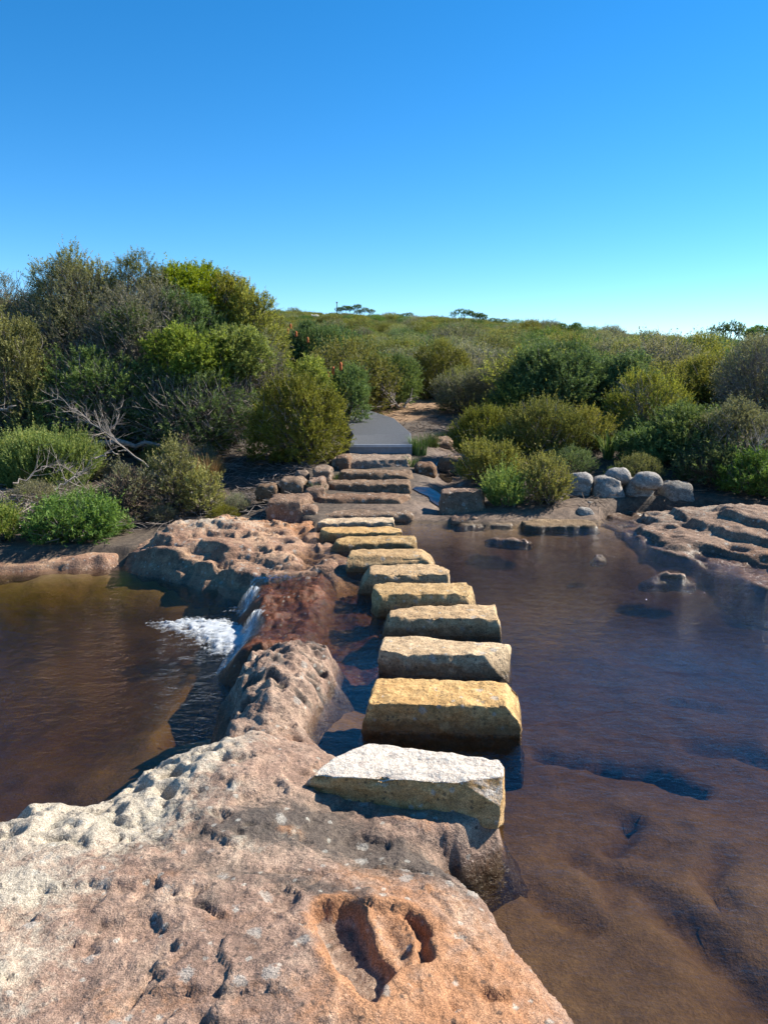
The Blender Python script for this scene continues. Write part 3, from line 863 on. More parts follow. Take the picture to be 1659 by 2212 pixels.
xa = np.concatenate([np.arange(-1.5, 0.3, 0.03), np.arange(0.3, 10, 0.15)])
ya = np.concatenate([np.arange(-5, 4.6, 0.15), np.arange(4.6, 7.1, 0.03), np.arange(7.1, 9.75, 0.12)])


def up_keep(x, y):
    w, s = spill(x, y)
    inside_sill = (y > 4.82) & (y < 6.85)
    return np.where(inside_sill, (s < 0.34) & ((y > 5.3) | (x > -0.72)) & ((y < 6.1) | (y > 6.45) | (x > -0.98)), x > cut_x(y)) & (sdf(x, y, POOL_R) > -0.45)


def up_z(x, y):
    w, s = spill(x, y)
    k = sstep(y, 4.75, 4.9) * (1 - sstep(y, 6.75, 6.9))
    run = 0.006 * fbm(x * 5, y * 9, 0, 3, 66) * sstep(-x, 0.1, 0.5)
    return (w + run) * k


water_body('creek_water', xa, ya, up_keep, up_z, -1.1, M['water'],
           lambda x, y: 0.16 + 1.5 * sstep(y + 0.4 * perlin(x * 0.7, y * 0.7, 0, 5), 4.4, 6.5) * (1 - 0.6 * sstep(y, 7.6, 8.6)) + 0.5 * sstep(-x, 0.0, 0.5) * sstep(y, 4.8, 5.0),
           lambda x, y: np.clip(sstep(spill(x, y)[1], 0.03, 0.2) * (1.3 * gauss(x, y, -1.1, 5.62, 0.5, 0.32) + 1.2 * gauss(x, y, -1.15, 6.62, 0.4, 0.13)), 0, 1),
           label='clear tea brown creek water of the upper pool')
xa = np.concatenate([np.arange(-16, -3, 0.3), np.arange(-3, -0.5, 0.08)])
ya = np.concatenate([np.arange(-3, 2, 0.3), np.arange(2, 9.0, 0.08)])
water_body('pool_water', xa, ya, lambda x, y: x < np.where((y > 4.8) & (y < 6.9), lip(y) + 0.05, cut_x(y)),
           lambda x, y: Z_LOW + 0.012 * fbm(x * 3, y * 3, 0, 3, 77) * gauss(x, y, -1.3, 5.9, 0.6, 0.8), -1.3, M['pool'],
           lambda x, y: 0.10 + 0.5 * gauss(x, y, -1.6, 5.6, 1.2, 1.6), lambda x, y: 0 * x, label='dark brown water of the lower pool on the left')

# foam below the little fall: frothy relief with gaps
rs = np.random.RandomState(5)
xa = np.arange(-2.4, -0.85, 0.012); ya = np.arange(5.2, 7.2, 0.012)
X, Y = np.meshgrid(xa, ya)
core = 1.15 * gauss(X, Y, -1.20, 5.85, 0.24, 0.32, 0.2) + 0.85 * gauss(X, Y, -1.50, 6.20, 0.42, 0.32, -0.35) + 0.5 * gauss(X, Y, -1.35, 6.72, 0.26, 0.12, -0.2) + 0.45 * gauss(X, Y, -1.75, 6.3, 0.35, 0.12, -0.2)
tex = billow(X * 7, Y * 10, 0, 5, 14, 0.65)
val = core * 1.2 - tex * 0.95 + 0.03
keep = val > 0.0
fm = keep[:-1, :-1] & keep[1:, :-1] & keep[:-1, 1:] & keep[1:, 1:]
Zf = Z_LOW + 0.010 + 0.035 * sstep(val, 0, 0.9) + 0.010 * sstep(val, 0, 0.3) * fbm(X * 9, Y * 14, 0, 4, 12)
V, F, fa = compact(np.stack([X, Y, Zf], -1).reshape(-1, 3), grid_faces(len(ya), len(xa), fm), {'dense': np.clip(val, 0, 1).ravel()})
t = NT('foam')
co = t.n('ShaderNodeTexCoord').outputs['Object']
mp_ = t.n('ShaderNodeMapping', Vector=co)
mp_.inputs['Scale'].default_value = (1.0, 1.9, 1.0)
hole = t.map(t.math('ADD', t.noise(mp_.outputs[0], 26, 7, 0.75, 1.2), t.math('MULTIPLY', t.attr('dense'), 0.42)), 0.52, 0.90, 0.0, 0.85)
df = t.n('ShaderNodeBsdfPrincipled', Base_Color=(0.55, 0.58, 0.60, 1), Roughness=0.4)
tp = t.n('ShaderNodeBsdfTransparent')
M['foam'] = t.surf(t.n('ShaderNodeMixShader', i0=hole, i1=tp.outputs[0], i2=df.outputs[0]).outputs[0])
mk_obj('foam', mk_mesh('foam', V, F, M['foam'], True, fa), kind='stuff', label='white churning foam below the small waterfall')

# the two threads of falling water
t = NT('falling_water')
tc = t.n('ShaderNodeTexCoord').outputs['Object']
mp_ = t.n('ShaderNodeMapping', Vector=tc)
mp_.inputs['Scale'].default_value = (60.0, 7.0, 5.0)
stn = t.math('MULTIPLY', t.map(t.noise(mp_.outputs[0], 1.6, 6, 0.75, 0.8), 0.40, 0.66, 0.0, 0.75), t.attr('body'))
wt_ = t.n('ShaderNodeBsdfPrincipled', Base_Color=(0.62, 0.68, 0.72, 1), Roughness=0.25)
M['fall'] = t.surf(t.n('ShaderNodeMixShader', i0=stn, i1=t.n('ShaderNodeBsdfTransparent').outputs[0], i2=wt_.outputs[0]).outputs[0])
for xs_, ys_, wdt, lab in ((-1.14, 6.64, 0.11, 'narrow white thread of water falling beside the far ledge'), (-1.00, 5.98, 0.10, 'second small white fall at the end of the red rock sill')):
    n_u, n_v = 14, 16
    V = []
    for j in range(n_v):
        f_ = j / (n_v - 1)
        for i in range(n_u):
            g_ = i / (n_u - 1) - 0.5
            V.append((xs_ + g_ * wdt * (1 + 0.5 * f_) - 0.10 * f_ + 0.008 * sin(9 * g_ + 5 * f_), ys_ - 0.20 * f_ ** 0.6 - 0.02 * sin(7 * g_), -0.045 - 0.27 * f_ ** 1.7 + 0.006 * cos(20 * g_)))
    mk_obj('waterfall', mk_mesh('waterfall', np.array(V), grid_faces(n_v, n_u), M['fall'], True, {'body': np.array([min(1.0, 2.6 * (0.5 - abs(i / (n_u - 1) - 0.5)) + 0.1) for j in range(n_v) for i in range(n_u)])}), kind='structure', label=lab)

# ================================================================== stones
def stone_mesh(name, mat, corners_top, corners_bot, res, seed, radius=0.03, rough=0.012, chips=5, lean=0.0, soft=False):
    """rounded hexahedron between two quads (order: front left, front right, back right, back left), chipped and weathered; origin at centre of base"""
    rs = np.random.RandomState(seed)
    T = np.array(corners_top, float); B = np.array(corners_bot, float)
    org = B.mean(0); org = np.array([org[0], org[1], 0.0])
    Lx = np.linalg.norm(T[1] - T[0]); Ly = np.linalg.norm(T[3] - T[0]); Lz = abs(T[:, 2].mean() - B[:, 2].mean())
    nx, ny, nz = max(6, int(Lx / res)), max(5, int(Ly / res)), max(5, int(Lz / res))
    half = np.array([Lx, Ly, Lz]) / 2
    P = []; Fs = []; base = 0
    for ax in range(3):
        a, b = [(1, 2), (2, 0), (0, 1)][ax]
        na, nb = (nx, ny, nz)[a], (nx, ny, nz)[b]
        for s in (-1, 1):
            u = np.linspace(-1, 1, na + 1); v = np.linspace(-1, 1, nb + 1)
            Uu, Vv = np.meshgrid(u, v)
            q = np.zeros((nb + 1, na + 1, 3))
            q[..., a] = Uu; q[..., b] = Vv; q[..., ax] = s
            P.append(q.reshape(-1, 3))
            f = grid_faces(nb + 1, na + 1) + base
            Fs.append(f if s > 0 else f[:, ::-1])
            base += (na + 1) * (nb + 1)
    P = np.concatenate(P); Fs = np.concatenate(Fs)
    key = np.round(P * 5000).astype(np.int64)
    _, idx, inv = np.unique(key, axis=0, return_index=True, return_inverse=True)
    P = P[idx]; Fs = inv.ravel()[Fs]
    r = min(radius, half.min() * 0.9)
    W = P * half
    inner = np.clip(W, -(half - r), half - r)
    off = W - inner
    nrm = off / (np.linalg.norm(off, axis=1)[:, None] + 1e-9)
    W = inner + nrm * r
    # chips: planes that cut edges and corners
    for i in range(chips):
        d = rs.normal(size=3) * np.array([0.9, 1.0, 0.7])
        if rs.rand() < 0.6:
            d[1] = -abs(d[1])
        d[2] = abs(d[2]) * 0.9
        d /= np.linalg.norm(d)
        sup = np.abs(d) @ half
        cut = sup - rs.uniform(0.2, 1.0) ** 1.5 * 0.2 * sup - 0.02 * rs.rand()
        ov = np.clip(W @ d - cut, 0, None)
        W = W - ov[:, None] * d * 1.0
    sc = rs.uniform(0, 50)
    x, y, z = (W + sc).T
    n1 = fbm(x * 3.0, y * 3.0, z * 3.0, 3, seed % 11)
    n2 = fbm(x * 11, y * 11, z * 13, 4, seed % 7 + 3, 0.6)
    n3 = billow(x * 7, y * 7, z * 9, 3, seed % 5 + 20)
    side = 1 - np.abs(nrm[:, 2])
    lay = perlin(x * 0.8, y * 0.8, z * 16, 4 + seed % 3) * side
    disp = rough * (1.0 * n1 + 0.8 * n2 - 1.2 * (n3 - 0.3) + 0.9 * lay)
    if soft:
        disp = rough * (2.2 * n1 + 0.5 * n2)
    # chewed front top edge
    edge = np.exp(-((W[:, 2] - half[2]) / 0.035) ** 2 - ((W[:, 1] + half[1]) / 0.045) ** 2)
    disp = disp - edge * 0.035 * np.clip(perlin(x * 9, y * 3, z * 3, 6) + 0.25, 0, 1) * (0 if soft else 1)
    W = W + nrm * disp[:, None]
    # bilinear map to the measured quads
    q = W / half
    u = (q[:, 0] + 1) / 2; v = (q[:, 1] + 1) / 2; w = (q[:, 2] + 1) / 2
    u = u[:, None]; v = v[:, None]; w = w[:, None]
    top = (1 - u) * (1 - v) * T[0] + u * (1 - v) * T[1] + u * v * T[2] + (1 - u) * v * T[3]
    bot = (1 - u) * (1 - v) * B[0] + u * (1 - v) * B[1] + u * v * B[2] + (1 - u) * v * B[3]
    Vw = bot * (1 - w) + top * w - org
    return mk_mesh(name, Vw, Fs, mat, True), org


def quad(fl, fr, br, bl, z):
    zz = z if isinstance(z, (list, tuple)) else [z] * 4
    return [(p[0], p[1], q) for p, q in zip((fl, fr, br, bl), zz)]


ZB = -0.33
stones = [
    # top: front left, front right, back right, back left ; top z ; bottom quad ; material
    ('white', [(-0.30, 2.90), (0.475, 2.77), (0.495, 2.94), (-0.12, 3.17)], [0.245, 0.285, 0.29, 0.265], [(-0.36, 2.95), (0.45, 2.745), (0.51, 2.95), (-0.15, 3.22)], [0.12, 0.10, 0.0, 0.05], 0.009, 'flat white topped sandstone slab, first stepping stone, resting on the near ledge'),
    ('gold', [(-0.08, 3.78), (0.71, 3.73), (0.75, 4.02), (-0.04, 4.11)], 0.165, [(-0.19, 3.72), (0.72, 3.66), (0.78, 4.05), (-0.16, 4.15)], ZB, 0.010, 'deep golden yellow sandstone block, second stepping stone just beyond the white slab'),
    ('yellow', [(-0.04, 4.50), (0.76, 4.48), (0.82, 4.80), (-0.00, 4.83)], 0.15, [(-0.06, 4.43), (0.80, 4.40), (0.85, 4.84), (-0.06, 4.86)], ZB, 0.012, 'pitted yellow sandstone block, third stepping stone, right after the golden one'),
    ('buff', [(-0.05, 5.20), (0.82, 5.19), (0.83, 5.50), (-0.02, 5.48)], 0.15, [(-0.05, 5.15), (0.86, 5.14), (0.87, 5.53), (-0.05, 5.52)], ZB, 0.014, 'brown topped sandstone block, fourth stepping stone from the near ledge'),
    ('yellow', [(-0.11, 5.64), (0.74, 5.66), (0.66, 5.96), (-0.07, 5.97)], 0.19, [(-0.12, 5.60), (0.77, 5.62), (0.76, 6.0), (-0.1, 6.0)], ZB, 0.016, 'yellow sandstone block with rounded right end, fifth stepping stone from the near ledge'),
    ('buff', [(-0.22, 6.26), (0.58, 6.28), (0.54, 6.60), (-0.19, 6.58)], 0.175, [(-0.24, 6.22), (0.60, 6.24), (0.60, 6.64), (-0.22, 6.62)], ZB, 0.018, 'pale sandstone block with chipped front edge, sixth stepping stone, by the spill'),
    ('buff', [(-0.35, 6.93), (0.49, 6.93), (0.45, 7.32), (-0.31, 7.28)], 0.145, [(-0.36, 6.89), (0.51, 6.90), (0.49, 7.36), (-0.34, 7.32)], ZB, 0.020, 'grey buff sandstone block, seventh stepping stone, beside the far rock ledge'),
    ('yellow', [(-0.57, 7.72), (0.35, 7.78), (0.32, 8.10), (-0.56, 8.03)], 0.10, [(-0.58, 7.68), (0.37, 7.74), (0.35, 8.14), (-0.58, 8.07)], ZB, 0.022, 'pale yellow sandstone block with scalloped front, eighth stepping stone'),
    ('gold', [(-0.72, 8.18), (0.21, 8.22), (0.17, 8.55), (-0.70, 8.50)], 0.11, [(-0.73, 8.14), (0.23, 8.18), (0.20, 8.60), (-0.72, 8.54)], ZB, 0.022, 'low golden sandstone block with broken front, ninth stepping stone'),
    ('yellow', [(-0.78, 8.76), (0.13, 8.80), (0.11, 9.08), (-0.74, 9.04)], 0.105, [(-0.79, 8.72), (0.14, 8.76), (0.12, 9.12), (-0.76, 9.08)], ZB, 0.022, 'pale cream yellow slab, last stepping stone, just below the steps'),
]
for i, (mt, tp_, zt, bt, zb, res, lab) in enumerate(stones):
    me, org = stone_mesh('stepping_stone', M[mt], quad(*tp_, zt), quad(*bt, zb), res, 20 + i * 3, 0.009, 0.009 if i else 0.006, (3, 4, 7, 9, 6, 8, 7, 9, 8, 6)[i])
    mk_obj('stepping_stone', me, loc=org, label=lab, category='stepping stone', group='stepping stones across the creek')

# steps up to the boardwalk
step_defs = [
    ([(-0.92, 9.28), (0.37, 9.28), (0.36, 9.62), (-0.88, 9.62)], 0.10, 'step', 'lowest dark stone step with rounded right end, at the water edge'),
    ([(-0.90, 9.80), (0.35, 9.82), (0.34, 10.22), (-0.86, 10.22)], 0.215, 'brownrock', 'reddish brown stone step, second above the water'),
    ([(-0.80, 10.42), (0.36, 10.36), (0.36, 10.78), (-0.78, 10.80)], 0.315, 'step', 'pale streaked stone step, third above the water'),
    ([(-0.66, 11.0), (0.42, 10.95), (0.42, 11.35), (-0.62, 11.38)], 0.385, 'step', 'narrow tan stone step, fourth above the water'),
    ([(-0.80, 11.75), (0.44, 11.72), (0.44, 12.62), (-0.76, 12.65)], 0.475, 'step', 'wide cracked top step directly under the boardwalk end')]
for i, (tp_, zt, mt, lab) in enumerate(step_defs):
    bt = [(p[0] + (0.02 if j in (1, 2) else -0.02), p[1] + (0.02 if j > 1 else -0.03)) for j, p in enumerate(tp_)]
    me, org = stone_mesh('stone_step', M[mt], quad(*tp_, zt), quad(*bt, zt - 0.28), 0.025, 71 + i * 5, 0.04, 0.014, 6)
    mk_obj('stone_step', me, loc=org, label=lab, category='stone step', group='stone steps to the boardwalk')


def rock(name, cx, cy, w, d, zb, zt, mat, seed, label, cat, group=None, rot=0.0, res=0.03, soft=False, radius=0.06, taper=0.85, rough=0.02, chips=7):
    rs = np.random.RandomState(seed)
    def q(s, z):
        pts = [(-w / 2, -d / 2), (w / 2, -d / 2), (w / 2, d / 2), (-w / 2, d / 2)]
        o = []
        for px, py in pts:
            px = px * s * rs.uniform(0.85, 1.05); py = py * s * rs.uniform(0.85, 1.05)
            o.append((cx + px * cos(rot) - py * sin(rot), cy + px * sin(rot) + py * cos(rot), z + rs.uniform(-0.04, 0.04) * (zt - zb)))
        return o
    B = q(1.0, zb); T = q(taper, zt)
    me, org = stone_mesh(name, M[mat], T, B, res, seed, radius, rough, chips, soft=soft)
    p = dict(label=label, category=cat)
    if group:
        p['group'] = group
    return mk_obj(name, me, loc=org, **p)


def rock_px(name, x0, x1, ytop, ybase, zb, mat, seed, label, cat, depth=None, group=None, **k):
    b = on((x0 + x1) / 2, ybase, zb)
    sc = b[1] / cos(PITCH) / _F * 1.0
    w = (x1 - x0) * (b[1] * cos(PITCH) + (CAM_H - zb) * sin(PITCH)) / _F
    d = depth or w * 0.6
    zt = at((x0 + x1) / 2, ytop, b[1] + d * k.pop('dv', 0.5))[2]
    return rock(name, b[0], b[1] + d / 2, w, d, zb - 0.12, max(zt, zb + 0.03), mat, seed, label, cat, group, **k)


G_L = 'rocks beside the steps'
rock_px('rock_slab', 562, 672, 1071, 1122, 0.06, 'brownrock', 101, 'large flat grey brown rock slab left of the lowest steps', 'rock', 0.75, G_L, dv=0.6)
rock_px('rock_block', 636, 690, 1091, 1120, 0.06, 'brownrock', 102, 'small dark rock block wedged between the flat slab and the steps', 'rock', 0.35, G_L)
rock_px('boulder', 598, 662, 1031, 1064, 0.24, 'step', 103, 'rounded tan boulder on top of the flat slab left of the steps', 'boulder', 0.4, G_L, radius=0.07, chips=10)
rock_px('boulder', 545, 605, 1045, 1066, 0.24, 'step', 104, 'low orange tan boulder left of the rounded one', 'boulder', 0.4, G_L, radius=0.06, chips=10)
rock_px('rock_slab', 670, 720, 1008, 1030, 0.38, 'step', 105, 'thin dark flagstone tilted beside the fourth step', 'rock', 0.5, G_L)
rock_px('rock_slab', 660, 706, 1030, 1052, 0.30, 'brownrock', 106, 'small grey flagstone beside the third step', 'rock', 0.4, G_L)
rock_px('boulder', 634, 668, 1014, 1024, 0.40, 'step', 107, 'small pale orange boulder below the big shrub', 'boulder', 0.3, G_L, chips=10)
rock_px('rock_slab', 722, 760, 982, 1002, 0.44, 'brownrock', 108, 'dark slab sloping off the left end of the top step', 'rock', 0.5, G_L)
rock_px('rock_block', 655, 705, 1052, 1075, 0.20, 'brownrock', 109, 'broken dark rock between slab and third step', 'rock', 0.35, G_L)
rock_px('rock_slab', 948, 1052, 1058, 1110, 0.06, 'brownrock', 120, 'long dark slab across the side stream right of the steps', 'rock', 0.45, 'rocks along the side stream', radius=0.03, taper=0.92)
rock_px('rock_slab', 945, 1010, 985, 1010, 0.34, 'step', 121, 'pale rounded slab in the stream behind the dark slab', 'rock', 0.5, 'rocks along the side stream')
rock_px('rock_slab', 930, 985, 945, 962, 0.50, 'step', 122, 'flat tan rock at the top of the side stream', 'rock', 0.8, 'rocks along the side stream')
rock_px('rock_slab', 895, 945, 1000, 1018, 0.36, 'brownrock', 123, 'reddish wet rock beside the third step in the side stream', 'rock', 0.4, 'rocks along the side stream')
rock_px('rock_slab', 965, 1050, 1115, 1134, 0.0, 'brownrock', 124, 'low wet rock at the pool edge below the dark slab', 'rock', 0.3, 'rocks along the side stream')
rock_px('rock_slab', 1020, 1062, 1096, 1112, 0.05, 'brownrock', 125, 'small rock under the bright green shrub at the pool edge', 'rock', 0.3, 'rocks along the side stream')
rock('sandstone_bar', 2.12, 9.12, 1.10, 0.42, -0.10, 0.035, 'buff', 126, 'flat pale sandstone bar at the far edge of the creek pool', 'rock', radius=0.02, chips=3, taper=0.86, rough=0.012)
rock('sandstone_bar', 1.22, 9.16, 0.82, 0.30, -0.10, 0.022, 'buff', 133, 'thin pale rock strip at water level left of the sandstone bar', 'rock', radius=0.02, chips=3, taper=0.8, rough=0.012)
rock('rock_ridge', 1.40, 8.30, 0.66, 0.20, -0.10, 0.032, 'brownrock', 127, 'long narrow brown rock rising from the shallows', 'rock', rot=-0.30, taper=0.55, radius=0.03, rough=0.03)
rock('rock_ridge', 2.62, 6.78, 0.48, 0.17, -0.12, 0.030, 'brownrock', 128, 'jagged low rock breaking the water before the right shelf', 'rock', rot=-0.30, taper=0.5, radius=0.03, rough=0.035)
rock('river_stone', 2.18, 7.62, 0.20, 0.09, -0.12, 0.008, 'brownrock', 129, 'small wet stone breaking the surface in mid pool', 'stone', res=0.02, taper=0.6)
rock_px('river_stone', 1250, 1290, 1097, 1116, 0.05, 'boulder', 130, 'small grey stone at the foot of the waterside shrub', 'stone', 0.25, None, soft=True)
rock_px('river_stone', 1222, 1252, 1086, 1102, 0.08, 'boulder', 131, 'pale pebble sized rock between shrub and boulders', 'stone', 0.2, None, soft=True)
rock_px('river_stone', 1264, 1300, 1080, 1096, 0.10, 'boulder', 132, 'small flat grey stone in front of the first grey boulder', 'stone', 0.2, None, soft=True)
G_B = 'boulder wall on the right bank'
rock_px('boulder', 1222, 1284, 1028, 1078, 0.15, 'boulder', 140, 'grey boulder with pale streak, leftmost of the front row', 'boulder', 0.45, G_B, soft=True, radius=0.10, dv=0.3, taper=0.76, chips=7)
rock_px('boulder', 1283, 1358, 1028, 1080, 0.15, 'boulder', 141, 'large pale smooth boulder in the middle of the front row', 'boulder', 0.45, G_B, soft=True, radius=0.10, dv=0.3, taper=0.76, chips=7)
rock_px('boulder', 1354, 1422, 1032, 1078, 0.15, 'boulder', 142, 'rounded grey boulder just right of the large pale one', 'boulder', 0.45, G_B, soft=True, radius=0.10, dv=0.3, taper=0.76, chips=7)
rock_px('boulder', 1425, 1520, 1040, 1078, 0.15, 'boulder', 143, 'long low shaded boulder at the right end of the front row', 'boulder', 0.45, G_B, soft=True, radius=0.10, dv=0.3, taper=0.76, chips=7)
rock_px('boulder', 1232, 1290, 1022, 1034, 0.42, 'boulder', 144, 'grey boulder in the upper row above the streaked one', 'boulder', 0.4, G_B, soft=True, radius=0.10, dv=0.3, taper=0.76, chips=7)
rock_px('boulder', 1318, 1376, 1015, 1030, 0.44, 'boulder', 145, 'pale topped boulder in the upper row under the strappy plant', 'boulder', 0.4, G_B, soft=True, radius=0.10, dv=0.3, taper=0.76, chips=7)
rock_px('boulder', 1374, 1440, 1025, 1038, 0.42, 'boulder', 146, 'grey boulder in the upper row right of the pale topped one', 'boulder', 0.4, G_B, soft=True, radius=0.10, dv=0.3, taper=0.76, chips=7)
rock_px('boulder', 1112, 1152, 996, 1026, 0.36, 'step', 147, 'cream boulder peeping between two round shrubs', 'boulder', 0.4, G_B, soft=True, radius=0.10, dv=0.3, taper=0.76, chips=7)

# small stream water beside the steps
for k, (pts, zz, lab) in enumerate([
        ([(0.42, 10.05), (1.25, 10.0), (1.35, 10.75), (0.6, 10.9)], 0.20, 'small still puddle beside the second step'),
        ([(0.75, 11.4), (1.1, 11.4), (1.25, 12.4), (0.85, 12.5)], 0.30, 'thin trickle of water running down past the top steps')]):
    c0 = np.mean(pts, 0); n_ = 28
    V = [(c0[0], c0[1], 0)]
    for j in range(n_):
        a = 2 * pi * j / n_
        best = min(1.0, 1.0)
        r_ = 0.5 * (1 + 0.25 * sin(3 * a + k) + 0.1 * sin(7 * a))
        V.append((c0[0] + r_ * cos(a) * (pts[1][0] - pts[0][0]), c0[1] + r_ * sin(a) * (pts[2][1] - pts[1][1]), 0))
    V = np.array(V)
    V[:, 2] = [ground_z(a, b) + 0.014 for a, b, _ in V]
    F = np.array([(0, 1 + j, 1 + (j + 1) % n_) for j in range(n_)])
    t = NT('trickle%d' % k)
    pos = t.n('ShaderNodeNewGeometry').outputs['Position']
    bp = t.n('ShaderNodeBump', Strength=0.6, Distance=0.01, Height=t.noise(pos, 14, 3))
    m_ = t.surf(t.n('ShaderNodeBsdfPrincipled', Base_Color=(0.03, 0.022, 0.014, 1), Roughness=0.08, Normal=bp.outputs[0]).outputs[0])
    mk_obj('puddle_water', mk_mesh('puddle_water', V, F, m_, True), kind='structure', label=lab)

# ================================================================== boardwalk
def bw_z(y):
    return 0.62 + 0.072 * (y - 12.65)


def bwp(px, py):
    z = 0.62
    for _ in range(30):
        p = on(px, py, z)
        z = 0.5 * z + 0.5 * bw_z(min(p[1], 30))
    return (p[0], p[1], bw_z(p[1]))


bw = mk_obj('boardwalk', None, loc=(-0.05, 12.65, 0.45), label='grey metal grating boardwalk curving left above the stone steps', category='boardwalk')
bl_ = [bwp(757, 961), bwp(765, 942), bwp(750, 912), bwp(716, 888)]
br_ = [bwp(887, 961), bwp(885, 936), bwp(850, 905), bwp(778, 882)]


def box_between(a, b, w, h, V, F):
    a = np.array(a, float); b = np.array(b, float)
    d = b - a; d /= np.linalg.norm(d)
    s = np.cross(d, (0, 0, 1)); s /= np.linalg.norm(s) + 1e-9
    u = np.cross(s, d)
    n = len(V)
    for p in (a, b):
        for i, j in ((-1, -1), (1, -1), (1, 1), (-1, 1)):
            V.append(p + s * i * w / 2 + u * j * h / 2)
    for f in ((0, 1, 2, 3), (7, 6, 5, 4), (0, 4, 5, 1), (1, 5, 6, 2), (2, 6, 7, 3), (3, 7, 4, 0)):
        F.append([n + q for q in f])


OFF = np.array(bw.location)
for k in range(3):
    a0, a1, b0, b1 = map(np.array, (bl_[k], bl_[k + 1], br_[k], br_[k + 1]))
    V = []; F = []
    nb = 72
    for i in range(nb + 1):
        s = i / nb
        box_between(a0 + (b0 - a0) * s, a1 + (b1 - a1) * s, 0.0085, 0.028, V, F)
    ln = np.linalg.norm((a1 + b1 - a0 - b0) / 2); nc = int(ln / 0.07)
    for i in range(nc + 1):
        s = i / nc
        box_between(a0 + (a1 - a0) * s - (0, 0, 0.005), b0 + (b1 - b0) * s - (0, 0, 0.005), 0.012, 0.016, V, F)
    me = mk_mesh('grating_panel', np.array(V) - OFF, np.array(F), M['metal'], False)
    mk_obj('grating_panel', me, bw)
    for e0, e1 in ((a0, a1), (b0, b1)):
        V = []; F = []
        box_between(e0 - (0, 0, 0.065), e1 - (0, 0, 0.065), 0.035, 0.13, V, F)
        mk_obj('side_beam', mk_mesh('side_beam', np.array(V) - OFF, np.array(F), M['fascia'], False), bw)
    V = []; F = []
    box_between(a0 - (0, 0, 0.09), b0 - (0, 0, 0.09), 0.05, 0.08, V, F)
    if k:
        mk_obj('cross_beam', mk_mesh('cross_beam', np.array(V) - OFF, np.array(F), M['fascia'], False), bw)
a0, b0 = np.array(bl_[0]), np.array(br_[0])
V = []; F = []
box_between(a0 + (-0.02, -0.025, -0.098), b0 + (0.02, -0.025, -0.098), 0.03, 0.13, V, F)
mk_obj('front_fascia', mk_mesh('front_fascia', np.array(V) - OFF, np.array(F), M['fascia'], False), bw, label='grey front board of the boardwalk')
V = []; F = []
box_between(a0 + (-0.02, -0.029, -0.010), b0 + (0.02, -0.029, -0.010), 0.045, 0.042, V, F)
mk_obj('nosing_trim', mk_mesh('nosing_trim', np.array(V) - OFF, np.array(F), M['trim'], False), bw, label='pale metal edge strip')
for k in range(3):
    for e in (bl_[k], br_[k]):
        gz_ = ground_z(e[0], e[1])
        V = []; F = []
        yy = e[1] + 0.06
        box_between((e[0] * 0.96, yy, gz_ - 0.3), (e[0] * 0.96 + 1e-4, yy, e[2] - 0.05), 0.07, 0.07, V, F)
        mk_obj('post', mk_mesh('post', np.array(V) - OFF, np.array(F), M['fascia'], False), bw)


# ================================================================== plants
def unit(v):
    return v / (np.linalg.norm(v, axis=-1, keepdims=True) + 1e-9)


def leaves(P0, D, Ls, nl, ll, lw, rs, spread=0.8, tip=0.35, droop=0.0):
    """P0, D: (s,3) shoot bases and directions; returns quads and tints"""
    s = len(P0)
    t_ = (np.arange(nl) + 0.5) / nl
    t_ = np.clip(t_[None] + rs.uniform(-0.06, 0.06, (s, nl)), 0, 1)
    base = P0[:, None] + D[:, None] * (Ls[:, None] * t_)[..., None]
    ref = unit(rs.normal(size=(s, 1, 3)))
    a = unit(np.cross(D[:, None], ref)); b = np.cross(D[:, None], a)
    ph = np.arange(nl)[None] * 2.4 + rs.uniform(0, 6.28, (s, 1)) + rs.uniform(-0.5, 0.5, (s, nl))
    rad = np.cos(ph)[..., None] * a + np.sin(ph)[..., None] * b
    dirs = unit(D[:, None] * rs.uniform(0.5, 1.0, (s, nl, 1)) + rad * spread + rs.normal(size=(s, nl, 3)) * 0.15 - np.array([0, 0, droop]))
    ln = (ll * rs.uniform(0.65, 1.3, (s, nl)) * (1.0 - 0.35 * t_))[..., None]
    wd = (lw * rs.uniform(0.7, 1.3, (s, nl)))[..., None]
    wv = unit(np.cross(dirs, rs.normal(size=(s, nl, 3)))) * wd / 2
    tipp = base + dirs * ln
    midp = base + dirs * ln * 0.55
    V = np.stack([base + wv * 0.9, tipp, base * 0.7 + midp * 0.3 - wv * 1.1], 2).reshape(-1, 3)
    tint = np.clip(rs.normal(0.40, 0.17, (s, nl)) + tip * (t_ - 0.5) + rs.normal(0, 0.09, (s, 1)), 0, 1)
    return V, np.repeat(tint.ravel(), 3)


